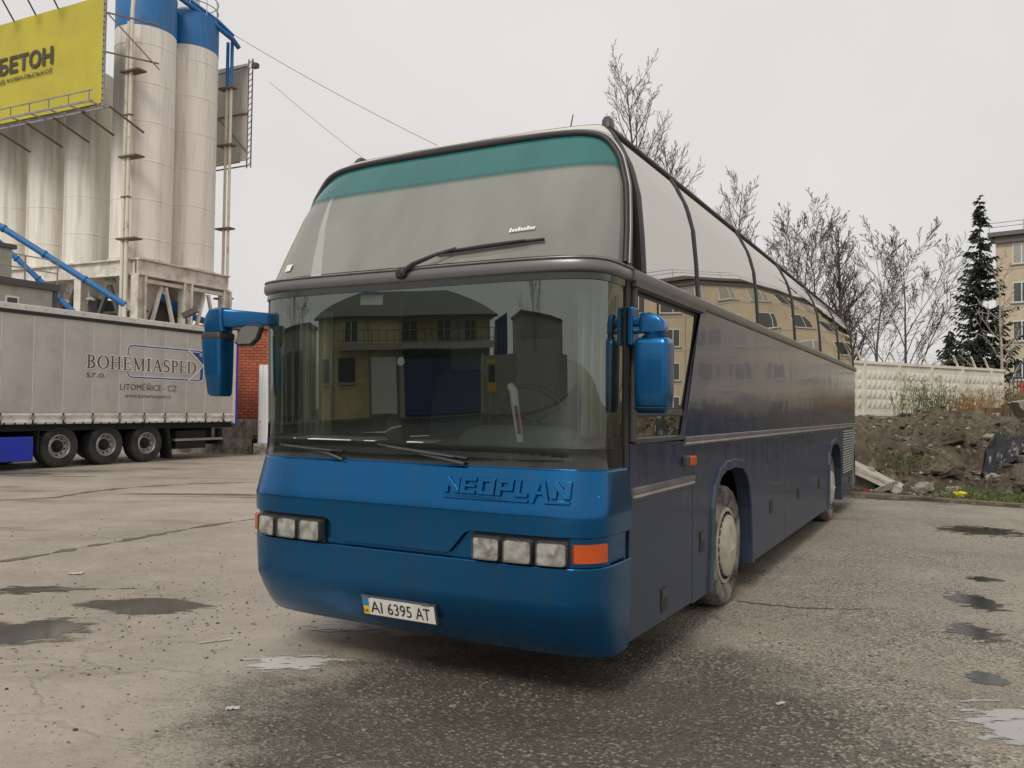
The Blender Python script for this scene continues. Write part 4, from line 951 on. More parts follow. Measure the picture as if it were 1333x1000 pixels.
MB().box(-.01, .056, 4.98, 5.32, 1.27, 1.345).build('white_sticker', M['logo_white'], tr)
MB().box(-2.45, -.05, -7.5, 5.9, .93, 1.095).build('floor_frame', M['under'], tr)
for x in (-.85, -1.65): MB().box(x-.06, x+.06, -7.3, 5.8, .55, .93).build('chassis_rail', M['under'], tr)
for s_ in (0, 1.35, 2.67): MB().box(-2.2, -.3, s_-.07, s_+.07, .43, .57).build('axle', M['under'], tr)
M['rim'] = mat('grey_steel_rim', (.42, .41, .38), .45, .4, dirt=(.14,.12,.1), dirt_amt=.6, dscale=9)
def trailer_wheel(x, s_, sg):
    w = bpy.data.objects.new('wheel', None); COL.objects.link(w); w.parent = tr; w.location = (x, s_, .53); w.rotation_euler = (0, R_(90)*sg, 0); w.empty_display_size = .1
    MB().lathe([(.3, -.19), (.46, -.2), (.515, -.17), (.53, -.1), (.53, .1), (.515, .17), (.46, .195), (.31, .175), (.29, .15)], 36, cap=False).build('tyre', M['tyre_dark'], w, smooth=40)
    MB().lathe([(.305, .165), (.285, .185), (.27, .165), (.255, .07), (.22, .05), (.17, .075), (.15, .07)], 36, cap=False).build('rim', M['rim'], w, smooth=40)
    MB().lathe([(.16, .06), (.15, .10), (.11, .12), (.10, .17), (.07, .185), (0, .19)], 24, cap=False).build('hub', M['under'], w, smooth=40)
    h = MB()
    for k in range(10):
        a = 2*math.pi*k/10; rad = Vector((math.cos(a), math.sin(a), 0)); tg = Vector((-math.sin(a), math.cos(a), 0)); h.obox(rad*.225+Z*.06, tg*.028, rad*.018, Z*.004)
    h.build('rim_holes', M['under'], w)['kind'] = 'stuff'
for s_ in (0, 1.35, 2.67): trailer_wheel(-.24, s_, 1); trailer_wheel(-2.26, s_, -1)
MB().box(-.5, -.05, -6.9, -.70, .2, .80).build('pallet_locker', M['trail_blue'], tr, bevel=.03)
MB().box(-.42, -.02, -.62, -.585, .4, 1.0).build('front_mudflap', M['under'], tr)
MB().prism([(3.3, .95), (3.42, .95), (3.55, .06), (3.50, .06)], lambda s_, z: Vector((-.45, s_, z)), lambda s_, z: Vector((-.03, s_, z))).build('rear_mudflap', M['under'], tr)
MB().box(-2.4, -.1, 5.5, 5.62, .4, .55).build('underrun_bar', M['under'], tr, bevel=.01)
MB().box(-.25, -.1, 3.7, 5.7, .55, .62).build('side_guard', M['steel'], tr)
MB().box(-.6, -.12, 3.75, 4.9, .32, .85).build('battery_box', M['under'], tr)
MB().box(-.3, -.15, 5.45, 5.6, .42, .9).build('rear_bracket', M['under'], tr)
MB().box(-.14, -.08, 5.6, 5.68, .56, .64).build('rear_reflector', M['red'], tr)
for x in (-.5, -2.0): MB().box(x-.07, x+.07, -5.1, -4.96, 0, .95).build('landing_leg', M['under'], tr)
# printed haulier livery
def tp(u, v, d): return Vector((bulge(u, v)+d+.003, u, v))
G = serif_glyphs()
def serif_print(name, text, s0, s1, z0, z1, material, grow, d, parent):
    polys, wd = glyph_strokes(text, G, .06, grow); mb = MB()
    for k, pl in enumerate(polys):
        pts = [(s0+(s1-s0)*a/wd, z0+(z1-z0)*b) for a, b in pl]; n = len(pts)//2
        dd = d+.0004*(k % 6); b0 = len(mb.v); L_ = pts[:n]; R2 = pts[n:][::-1]
        if n == 2:
            m2 = [((L_[0][0]+(L_[1][0]-L_[0][0])*i/4, L_[0][1]+(L_[1][1]-L_[0][1])*i/4), (R2[0][0]+(R2[1][0]-R2[0][0])*i/4, R2[0][1]+(R2[1][1]-R2[0][1])*i/4)) for i in range(5)]
        else: m2 = list(zip(L_, R2))
        for a, b in m2: mb.v += [tuple(tp(*a, dd)), tuple(tp(*b, dd))]
        for i in range(len(m2)-1): q = b0+2*i; mb.f.append((q, q+1, q+3, q+2))
    return mb.build(name, material, parent, fix=True)
serif_print('lettering_outline', 'BOHEMIASPED', .62, 4.30, 2.54, 2.89, M['logo_white'], .14, .006, tarp)
serif_print('company_lettering', 'BOHEMIASPED', .62, 4.30, 2.54, 2.89, M['logo_red'], -.005, .011, tarp)
def poly_print(name, pts, w, material, d):
    mb = MB(); pl = stroke_poly(pts, w); n = len(pl)//2
    for a, b in zip(pl[:n], pl[n:][::-1]): mb.v += [tuple(tp(*a, d)), tuple(tp(*b, d))]
    mb.f = [(2*i, 2*i+1, 2*i+3, 2*i+2) for i in range(n-1)]; return mb.build(name, material, tarp)
def dens(pts, n=8):
    o = []
    for a, b in zip(pts, pts[1:]): o += [(a[0]+(b[0]-a[0])*i/n, a[1]+(b[1]-a[1])*i/n) for i in range(n)]
    return o+[pts[-1]]
topc = [(1.88, 2.98), (1.88, 3.08), (1.90, 3.15), (1.95, 3.2), (2.03, 3.22)]+dens([(2.03, 3.22), (4.43, 3.22)], 16)[1:]
botc = [(1.88, 2.50), (1.88, 2.46), (1.90, 2.41), (1.95, 2.37), (2.03, 2.35)]+dens([(2.03, 2.35), (4.43, 2.35)], 16)[1:]
for c_ in (topc, botc):
    poly_print('frame_line_outline', c_, .085, M['logo_white'], .004); poly_print('frame_line', c_, .035, M['logo_blue'], .0075)
tri = lambda flip: [(4.02, 3.235), (4.50, 3.235), (4.57, 3.18), (4.57, 2.79)] if not flip else [(4.02, 2.335), (4.57, 2.78), (4.57, 2.39), (4.50, 2.335)]
for fl in (0, 1):
    pp = tri(fl); cx_ = sum(p[0] for p in pp)/4; cz_ = sum(p[1] for p in pp)/4
    mb = MB(); mb.v = [tuple(tp(*p, .009)) for p in pp]; mb.f = [(0, 1, 2, 3)]; mb.build('blue_wedge', M['logo_blue'], tarp)
    poly_print('wedge_outline', dens([pp[0], pp[3] if not fl else pp[1]], 6), .035, M['logo_white'], .0115)
poly_print('wedge_edge', dens([(4.43, 3.25), (4.53, 3.235), (4.59, 3.17), (4.59, 2.40), (4.53, 2.335), (4.43, 2.32)], 3), .035, M['logo_white'], .0118)
poly_print('registered_ring', arc(4.47, 3.12, .045, .05, 0, 360, 16), .016, M['logo_white'], .0125)
font_mesh('registered_letter', 'R', M['logo_white'], tarp, 4.45, 4.49, 3.095, 3.145, tp, .0128)
font_mesh('company_suffix', 's.r.o.', M['logo_grey'], tarp, .63, 1.19, 2.30, 2.42, tp, .008)
font_mesh('town_lettering', 'LITOMĚŘICE - CZ', M['logo_grey'], tarp, 1.66, 3.58, 2.0, 2.22, tp, .008)
font_mesh('web_address', 'www.bohemiasped.cz', M['logo_grey'], tarp, 1.82, 3.38, 1.76, 1.9, tp, .008)

# ------------------------------------------------------------------ concrete batching plant
M['silo'] = mat('chalky_white_silo_paint', (.82, .78, .70), .6, var=.08, vscale=1.2, dirt=(.40,.345,.26), dirt_amt=.75, dscale=.9, dirt_lo=.48, dirt_hi=.72, stretch=(2.6, 2.6, .15))
M['silo_blue'] = mat('blue_silo_paint', (.012, .15, .40), .5, var=.15, dirt=(.12,.16,.2), dirt_amt=.5, stretch=(2, 2, .4))
M['frame_paint'] = mat('off_white_steelwork', (.72, .68, .6), .6, var=.14, dirt=(.22,.17,.12), dirt_amt=.65, dscale=1.4)
M['pipe'] = mat('cream_pipe_paint', (.66, .61, .5), .55, var=.1, dirt=(.3,.15,.07), dirt_amt=.7, dscale=.9, dirt_lo=.56, dirt_hi=.64)
M['rust'] = mat('rusty_bracket', (.17, .13, .1), .8, dirt=(.2,.09,.04), dirt_amt=.6)
M['dark_steel'] = mat('dark_steelwork', (.08, .078, .075), .6)
PR = -R_(25.06)
P0 = Vector((-16.4, 36, 0)); D1 = Vector((.424, .906, 0)); D2 = Vector((-.916, .402, 0))
def silo(a, b, r, ztop, zblue, label, seed):
    c = P0+D1*a+D2*b
    t = empty('cement_silo', c, 0, label, 'silo', 'cement silos of the batching plant')
    sh = [(r, 8.02)]; z = 8.02; rg = [9.0+seed*.1+1.75*k for k in range(8)]
    for q in rg:
        if q < zblue-.2: sh += [(r, q-.03), (r+.012, q-.02), (r+.012, q+.02), (r, q+.03)]
    sh += [(r, zblue)]
    MB().lathe(sh, 56, cap=False).build('shell', M['silo'], t, smooth=40)
    if ztop > zblue: MB().lathe([(r+.004, zblue), (r+.004, ztop), (r*.6, ztop+.35), (.2, ztop+.45)], 56, cap=False).build('blue_top', M['silo_blue'], t, smooth=40)
    else: MB().lathe([(r, zblue-.01), (r*.6, zblue+.3), (.2, zblue+.4)], 40).build('cap', M['silo'], t, smooth=40)
    MB().lathe([(r+.07, 7.98), (r+.07, 8.10), (r, 8.10)], 56, cap=False).build('base_ring', M['frame_paint'], t, smooth=30)
    MB().lathe([(r*.97, 8.0), (.28, 5.3), (.25, 4.7)], 40, cap=False).build('hopper', M['frame_paint'], t, smooth=40)
    return t
sA = silo(1.35, 1.35, 1.31, 20.4, 18.55, 'tall white cement silo with blue top and rusty pipes running down its left', 0)
sB = silo(3.98, 1.35, 1.3, 20.4, 18.75, 'white blue-topped cement silo with railing, farthest right of the silos', 3)
sC = silo(1.35, 4.85, 1.02, 17.2, 17.2, 'slim white cement silo beside the big rusty pipe silo, below the billboard', 5)
sD = silo(1.35, 7.4, 1.02, 17.2, 17.2, 'slim white cement silo, second from the left below the billboard', 2)
sE = silo(1.35, 9.95, 1.02, 17.2, 17.2, 'slim white cement silo at the left picture edge below the billboard', 4)
# railing and filter on the right-hand silo
for zz in (20.95, 21.4): MB().tube([(1.25*math.cos(2*math.pi*i/28), 1.25*math.sin(2*math.pi*i/28), zz) for i in range(29)], .025, 5).build('railing', M['steel'], sB)
for i in range(10): MB().tube([(1.25*math.cos(.63*i), 1.25*math.sin(.63*i), 20.35), (1.25*math.cos(.63*i), 1.25*math.sin(.63*i), 21.4)], .022, 5).build('railing_post', M['steel'], sB)
MB().lathe([(.5, 20.5), (.5, 21.7), (.54, 21.72), (.54, 21.85), (.3, 22.0)], 28, o=(-.1, -.1, 0)).build('dust_filter', M['silo'], sB, smooth=40)
fr = empty('silo_frame', P0, PR, 'off-white steel frame on legs carrying the cement silos', 'steel frame')
def fb(mbf, name, mt=None): return mbf.build(name, mt or M['frame_paint'], fr)
def ibeam(a, b, h, w, name):
    mb = MB(); a, b = Vector(a), Vector(b); mb.beam(a+Z*(h/2-.03), b+Z*(h/2-.03), w, .06); mb.beam(a-Z*(h/2-.03), b-Z*(h/2-.03), w, .06); mb.beam(a, b, .05, h-.13)
    return fb(mb, name)
ibeam((.05, -.05, 7.62), (.05, 5.35, 7.62), .74, .3, 'deck_beam'); ibeam((-.12, 0, 7.62), (-12.6, 0, 7.62), .74, .3, 'deck_beam')
ibeam((-2.75, .2, 7.62), (-2.75, 5.3, 7.62), .7, .3, 'deck_beam'); ibeam((-.12, 5.3, 7.62), (-12.6, 5.3, 7.62), .7, .3, 'deck_beam')
for x in (-6.1, -8.7, -11.2): ibeam((x, .2, 7.6), (x, 5.2, 7.6), .6, .25, 'cross_beam')
def leg(x, y):
    mb = MB(); mb.box(x-.22, x+.22, y-.24, y-.19, 0, 7.24); mb.box(x-.22, x+.22, y+.19, y+.24, 0, 7.24); mb.box(x-.03, x+.03, y-.19, y+.19, 0, 7.24); fb(mb, 'leg')
for x, y in ((.02, .1), (.02, 2.72), (.02, 5.2), (-3.6, .1), (-7.4, .1), (-11.2, .1), (-2.8, 5.2), (-7.4, 5.2)): leg(x, y)
for y0, y1 in ((.25, 2.6), (2.85, 5.1)):
    ym = (y0+y1)/2
    fb(MB().beam((.02, ym-.12, 6.9), (.02, y0+.1, 3.6), .13, .13), 'brace'); fb(MB().beam((.02, ym+.12, 6.9), (.02, y1-.1, 3.6), .13, .13), 'brace')
    fb(MB().beam((.02, y0, 7.05), (.02, y1, 7.05), .16, .16), 'tie_beam'); fb(MB().beam((.02, y0, 4.9), (.02, y1, 4.9), .08, .08), 'hand_rail', M['dark_steel'])
for x0, x1 in ((-3.4, -.2), (-7.2, -3.8), (-11, -7.6)):
    xm = (x0+x1)/2; fb(MB().beam((xm, .1, 6.9), (x0, .1, 3.6), .16, .16), 'brace', M['dark_steel']); fb(MB().beam((xm, .1, 6.9), (x1, .1, 3.6), .16, .16), 'brace', M['dark_steel']); fb(MB().beam((x0, .1, 4.9), (x1, .1, 4.9), .08, .08), 'hand_rail', M['dark_steel'])
for k in range(4): fb(MB().box(-2.5-2.6*k, -1.1-2.6*k, 1.0, 3.6, 5.2+.2*(k % 2), 6.5), 'mixer_housing', M['dark_steel'])
for x in (-4.5, -6.5, -9.0): fb(MB().beam((x, .6, 7.2), (x-1.2, .6, 4.6), .2, .2), 'chute', M['dark_steel'])
fb(MB().box(-12, -.4, .8, 1.0, 5.75, 5.85), 'platform', M['dark_steel']); fb(MB().tube([(-.8, 1.8, 6.7), (-.6, 3.4, 5.9), (-.5, 5.6, 5.5)], .16, 10), 'water_pipe', M['silo_blue'])
# vertical feed pipes
fp = empty('feed_pipes', P0-D1*.32+D2*.42, PR, 'pair of rust-streaked cream pipes climbing the left front of the silos', 'pipe')
for k, x in enumerate((-.12, .12)):
    MB().tube([(x, 0, 2.0), (x, 0, 17.6+1.2*k), (x, .05, 18.4+1.2*k)], .085, 12).build('pipe', M['pipe'], fp, smooth=60)
for z_ in (16.1, 12.35, 8.75): MB().box(-.35, .75, -.18, .3, z_, z_+.07).build('pipe_bracket', M['rust'], fp)
for z_ in (10.6, 14.2): MB().box(-.22, .22, -.1, .1, z_, z_+.06).build('pipe_clamp', M['rust'], fp)
fp2 = empty('vent_pipes', P0+D1*5.62+D2*.42, PR, 'pair of slim pipes with blue upper ends right of the silos', 'pipe')
for k, x in enumerate((-.14, .14)):
    MB().tube([(x, 0, 2.0), (x, 0, 17.6)], .075, 12).build('pipe', M['pipe'], fp2, smooth=60); MB().tube([(x, 0, 17.6), (x, 0, 19.9)], .085, 12).build('pipe_blue_end', M['silo_blue'], fp2, smooth=60)
for z_ in (17.5, 14.6, 10.4, 6.9): MB().box(-.55, .4, -.2, .2, z_, z_+.08).build('pipe_bracket', M['rust'], fp2)
tb = empty('blue_transfer_pipe', P0+D1*1.2+D2*1.0+Z*20.6, PR, 'blue pipe bridging the tops of the two big silos', 'pipe')
MB().tube([(-1.5, -1.3, 1.0), (-.5, -.6, .6), (.3, .6, .35), (.75, 2.4, -.2), (1.0, 4.2, -.75), (1.0, 4.6, -1.0)], .12, 12).build('pipe', M['silo_blue'], tb, smooth=60)
MB().tube([(-.9, -.9, 1.2), (.2, .9, .6), (.75, 3.4, -.1), (.9, 4.3, -.5)], .10, 12).build('pipe', M['silo_blue'], tb, smooth=60)
# big yellow billboard
M['yellow'] = mat('yellow_banner', (.52, .44, .035), .55, var=.08, vscale=.5, dirt=(.34,.28,.05), dirt_amt=.5, dscale=.4)
M['banner_ink'] = mat('banner_dark_print', (.055, .05, .035), .6, var=.1)
bbd = empty('yellow_billboard', P0-D1*1.5, PR, 'large yellow billboard with dark lettering mounted in front of the slim silos', 'billboard')
def bbp(u, v, d): return Vector((-u, -d, v))
face = MB().grid(lambda u, v: bbp(.62+12.4*u, 14.4+4.65*v, .02*noise.noise(Vector((u*9, v*4, 0)))), 60, 20).build('banner', M['yellow'], bbd, smooth=180)
MB().box(-13.0, -.62, .05, .1, 14.4, 19.05).build('banner_backing', M['dark_steel'], bbd)
font_mesh('banner_title', 'БЕТОН', M['banner_ink'], bbd, 7.42, 3.74, 16.60, 17.42, bbp, .05, .035)
font_mesh('banner_subtitle', 'ВІД КОВАЛЬСЬКОЇ', M['banner_ink'], bbd, 7.75, 3.78, 16.18, 16.46, bbp, .05, .02)
for u in (.6, 13.0): MB().beam((-u, .05, 14.3), (-u, .05, 19.1), .08, .12).build('frame_post', M['steel'], bbd)
for k in range(18): MB().lathe([(.03, 0), (.02, .04)], 6, o=(-.60, -.02, 14.5+.26*k), ax=(1, 0, 0)).build('banner_eyelet', M['dark_steel'], bbd)
for y_ in (-.05, -.85): MB().beam((-.1, y_, 14.15), (-13, y_, 14.15), .06, .08).build('catwalk_rail', M['steel'], bbd)
MB().beam((-.1, -.85, 14.6), (-13, -.85, 14.6), .04, .05).build('catwalk_handrail', M['steel'], bbd)
for k in range(11):
    x = -.3-1.25*k; MB().beam((x, -.05, 14.15), (x, -.85, 14.15), .05, .05).build('catwalk_bar', M['steel'], bbd); MB().beam((x, -.85, 14.15), (x, -.85, 14.6), .04, .04).build('catwalk_post', M['steel'], bbd)
for x in (.1, -1.6, -3.4, -5.2, -7.4): MB().beam((x, -.2, 14.1), (x-.2, 1.75, 13.6), .07, .07).build('strut', M['rust'], bbd)
for x, z_ in ((-.5, 18.3), (-.5, 16.6)): MB().beam((x, .05, z_), (x+1.5, 1.5, z_-.2), .06, .06).build('strut', M['rust'], bbd)
MB().beam((-.5, .05, 18.3), (1.1, 1.45, 16.1), .05, .05).build('strut', M['rust'], bbd)
for k in range(6): MB().beam((-3.6-1.5*k, .1, 19.0), (-3.2-1.5*k, -.9, 19.75), .05, .05).build('lamp_arm', M['dark_steel'], bbd); MB().box(-3.4-1.5*k, -3.0-1.5*k, -1.05, -.85, 19.65, 19.85).build('lamp_head', M['dark_steel'], bbd)
# second billboard seen from behind
b2 = empty('grey_billboard', P0+D1*6.5, PR, 'billboard seen from behind on the right side of the silos', 'billboard')
M['banner_back'] = mat('banner_reverse', (.45, .43, .39), .7, dirt=(.25,.23,.2), dirt_amt=.4, dscale=.6)
MB().box(-3.5, .0, -.03, .03, 14.1, 19.1).build('banner', M['banner_back'], b2)
for x in (0, .26): MB().beam((x, 0, 13.7), (x, 0, 19.3), .05, .05).build('lattice_post', M['rust'], b2)
for k in range(18): MB().beam((0, 0, 13.8+.31*k), (.26, 0, 13.95+.31*k), .03, .03).build('lattice_bar', M['rust'], b2)
MB().beam((-3.5, -.06, 16.5), (.1, -.06, 16.5), .06, .06).build('rear_rail', M['rust'], b2); MB().beam((-2.2, -.4, 16.9), (.0, -.1, 14.6), .05, .05).build('strut', M['rust'], b2); MB().beam((-3, -.3, 18.6), (.0, -.1, 18.9), .05, .05).build('strut', M['rust'], b2)
for y_ in (-.2, -.8): MB().beam((-3.5, y_, 13.7), (.3, y_, 13.75), .05, .06).build('catwalk_rail', M['rust'], b2)
MB().beam((.2, 0, 19.2), (1.1, -.7, 18.6), .05, .05).build('lamp_arm', M['dark_steel'], b2); MB().box(.95, 1.25, -.85, -.6, 18.4, 18.62).build('floodlight', M['dark_steel'], b2)
# blue screw conveyors
for (a, b, r, lab) in (((-22.5, 33.6, 9.75), (-16.15, 34.4, 5.75), .13, 'upper blue screw conveyor tube slanting down behind the trailer'), ((-21.3, 33.9, 8.35), (-18.1, 34.6, 5.2), .11, 'lower blue screw conveyor tube slanting down behind the trailer')):
    cvx = empty('screw_conveyor', a, 0, lab, 'conveyor', 'blue screw conveyors'); A, Bv = Vector((0, 0, 0)), Vector(b)-Vector(a)
    MB().tube([A, Bv], r, 16).build('tube', M['silo_blue'], cvx, smooth=60)
    for f in (.25, .5, .75): MB().tube([A.lerp(Bv, f-.006), A.lerp(Bv, f+.006)], r*1.3, 16).build('flange', M['silo_blue'], cvx, smooth=60)
    MB().beam(Bv+Z*0, Bv+Vector((0, 0, -b[2])), .15, .15).build('support', M['frame_paint'], cvx)
# control cabin at the left
M['cabin'] = mat('pale_green_grey_panels', (.42, .42, .36), .6, var=.1, dirt=(.25,.24,.2), dirt_amt=.5)
cb = empty('control_cabin', (-15.5, 28.0, 0), -R_(25), 'pale flat-roofed control cabin with wall vent and roof railing above the trailer', 'cabin')
MB().box(-3, 0, -9, 0, 0, 5.4).build('wall', M['cabin'], cb); MB().box(-3.1, .12, -9.1, .06, 5.4, 5.62).build('roof', M['dark_steel'], cb)
v_ = MB().box(0, .04, -1.75, -1.3, 4.6, 5.05).build('vent', M['white'], cb); MB().box(.041, .055, -1.69, -1.36, 4.66, 4.99).build('vent_grille', M['trim'], v_)
MB().box(-2.6, -.3, -9, -1.35, 5.62, 6.62).build('roof_hut', M['cabin'], cb); MB().box(-2.7, -.2, -9.1, -1.25, 6.62, 6.76).build('hut_roof', M['dark_steel'], cb)
for z_ in (6.0, 6.42): MB().beam((.05, -9, z_), (.05, .02, z_), .035, .035).build('railing', M['steel'], cb)
for k in range(8): MB().beam((.05, .02-1.15*k, 5.6), (.05, .02-1.15*k, 6.42), .035, .035).build('railing_post', M['steel'], cb)
MB().box(-.06, .05, -.1, .05, 3.6, 5.4).build('corner_post', M['dark_steel'], cb)
lp = empty('yard_lamp', (-15.9, 31.0, 0), 0, 'small grey yard lamp on a pole behind the trailer', 'lamp'); MB().tube([(0, 0, 0), (0, 0, 5.3), (.1, -.1, 5.5)], .05, 8).build('pole', M['dark_steel'], lp); MB().lathe([(.03, .12), (.14, .05), (.19, -.02), (0, -.03)], 16, o=(.1, -.1, 5.5)).build('lamp_head', M['steel'], lp, smooth=50)
fl_ = empty('flood_lamp', (-13.6, 34.5, 0), 0, 'tilted floodlight on a pole under the silo frame', 'lamp'); MB().tube([(0, 0, 0), (0, 0, 5.2)], .05, 8).build('pole', M['dark_steel'], fl_); MB().obox((.15, -.05, 5.45), Vector((.28, 0, .14)), Vector((0, .12, 0)), Vector((-.05, 0, .1))).build('lamp_head', M['dark_steel'], fl_)

# ------------------------------------------------------------------ brick building behind the trailer
def brick_mat():
    m, t, out = newmat('red_brick'); p = N(t, 'BsdfPrincipled', Roughness=.85); t.links.new(p.outputs[0], out.inputs[0]); tc = N(t, 'TexCoord')
    sx = N(t, 'SeparateXYZ'); t.links.new(tc.outputs['Object'], sx.inputs[0]); cx_ = N(t, 'CombineXYZ'); ad = N(t, 'Math', operation='ADD'); t.links.new(sx.outputs[0], ad.inputs[0]); t.links.new(sx.outputs[1], ad.inputs[1]); t.links.new(ad.outputs[0], cx_.inputs[0]); t.links.new(sx.outputs[2], cx_.inputs[1])
    b = N(t, 'TexBrick', Scale=1.0); b.inputs['Color1'].default_value = (.56, .14, .06, 1); b.inputs['Color2'].default_value = (.42, .095, .042, 1); b.inputs['Mortar'].default_value = (.16, .075, .05, 1)
    b.inputs['Brick Width'].default_value = .26; b.inputs['Row Height'].default_value = .10; b.inputs['Mortar Size'].default_value = .016; t.links.new(cx_.outputs[0], b.inputs['Vector'])
    n = N(t, 'TexNoise', Scale=1.2, Detail=5.0); t.links.new(tc.outputs['Object'], n.inputs['Vector']); mx_ = N(t, 'Mix', data_type='RGBA', blend_type='MULTIPLY'); mx_.inputs[0].default_value = .7
    r = N(t, 'ValToRGB'); r.color_ramp.elements[0].position = .3; r.color_ramp.elements[0].color = (.55, .5, .48, 1); r.color_ramp.elements[1].position = .7; r.color_ramp.elements[1].color = (1.2, 1.15, 1.1, 1); t.links.new(n.outputs[0], r.inputs[0]); t.links.new(b.outputs[0], mx_.inputs[6]); t.links.new(r.outputs[0], mx_.inputs[7])
    t.links.new(mx_.outputs[2], p.inputs['Base Color']); bp_ = N(t, 'Bump', Strength=.6, Distance=.02); bp_.invert = True; t.links.new(b.outputs['Fac'], bp_.inputs['Height']); t.links.new(bp_.outputs[0], p.inputs['Normal']); return m
M['brick'] = brick_mat()
M['plinth'] = mat('flaking_plaster', (.42, .39, .33), .9, var=.2, bump=.8, bscale=8, dirt=(.10,.085,.065), dirt_amt=.9, dscale=1.6, dirt_lo=.48, dirt_hi=.6)
bk = empty('brick_building', (-12.0, 28.4, 0), 0, 'low red brick building behind the rear of the trailer', 'building')
MB().box(0, 11, 0, 8, 1.15, 4.25).build('wall', M['brick'], bk); MB().box(-.03, 11.03, -.14, 8.03, 0, 1.15).build('plinth', M['plinth'], bk); MB().box(-.1, 11.1, -.1, 8.1, 4.25, 4.36).build('parapet_cap', M['brick'], bk)
MB().box(3.2, 3.9, -.19, -.14, .0, .62).build('plinth_hatch', M['under'], bk)
sh_ = empty('corrugated_shed', (-13.6, 37.5, 0), 0, 'dark corrugated roof poking up behind the brick building', 'shed'); MB().prism([(0, 5.3), (3, 4.9), (3, 0), (0, 0)], lambda x, z: Vector((x, 0, z)), lambda x, z: Vector((x, 6, z))).build('wall', M['dark_steel'], sh_)
for k in range(16): MB().beam((.1+.18*k, -.02, 4.3), (.1+.18*k, -.02, 5.26-.024*k), .06, .05, up=(0, 1, 0)).build('roof_rib', M['rust'], sh_)
gp = empty('white_gate_panel', (-8.42, 27.6, 0), 0, 'narrow white ribbed metal panel left of the coach windscreen', 'panel'); MB().box(0, 1.6, 0, .06, .38, 2.98).build('sheet', M['white'], gp)
for k in range(8): MB().box(.05+.2*k, .13+.2*k, -.03, 0.0, .38, 2.98).build('rib', M['white'], gp)
MB().box(-.05, 1.7, -.3, .3, 0, .37).build('kerb_block', M['plinth'], gp)

# ------------------------------------------------------------------ overhead cables
def cable(name, a, b, sag, label, r=.012):
    a, b = Vector(a), Vector(b); o = MB().tube([a.lerp(b, i/24)-Z*sag*4*(i/24)*(1-i/24) for i in range(25)], r, 4).build(name, M['black']); return tag(o, label, 'cable', 'overhead cables')
cable('overhead_cable', (-14.2, 40.6, 20.1), (1.3, 40.6, 12.3), .35, 'upper thin overhead cable running from the silo top past the coach', .011)
cable('overhead_cable', (-12.6, 42.0, 18.2), (-2.6, 42, 10.8), .3, 'lower thin overhead cable running from the rear billboard past the coach', .009)
for (x, y, h, lab) in ((1.3, 40.6, 12.3, 'timber utility pole behind the coach carrying the upper cable'), (-2.6, 42.0, 10.8, 'timber utility pole behind the coach carrying the lower cable')):
    po = empty('utility_pole', (x, y, 0), 0, lab, 'pole'); MB().tube([(0, 0, 0), (0, 0, h+.35)], [.15, .1], 10).build('post', M['rust'], po, smooth=60); MB().box(-.6, .6, -.06, .06, h-.25, h-.12).build('cross_arm', M['rust'], po)
    for dx in (-.5, 0, .5): MB().lathe([(.03, 0), (.05, .05), (.03, .12), (.02, .14)], 10, o=(dx, 0, h-.12)).build('insulator', M['white'], po)
# ------------------------------------------------------------------ rubble bank on the right
K0 = Vector((6.68, 16.16)); KD = Vector((.778, -.628)); KN = Vector((.628, .778))
def bank_h(s_, q):
    """height of the bank; s along the kerb, q metres behind it"""
    p = K0+KD*s_+KN*q
    base = .05+1.28*sstep(.9, 5.6, q+.35*noise.noise(Vector((s_*.8, 0, 5))))+.12*sstep(6, 13, q)
    base += .55*math.exp(-((s_-4.6)/2.6)**2-((q-4.2)/2.2)**2)+.25*math.exp(-((s_-1.6)/1.4)**2-((q-3.4)/1.5)**2)
    m = sstep(.4, 1.6, q)*(1-.75*sstep(8, 12, q))
    v = Vector((p.x, p.y, 0))
    base += m*(.5*noise.fractal(v*.6, 1, 2, 5)+.5*noise.turbulence(v*1.25, 6, True)-.3+.16*noise.fractal(v*5.0, .7, 2, 6))
    return base if q > .0 else -.06
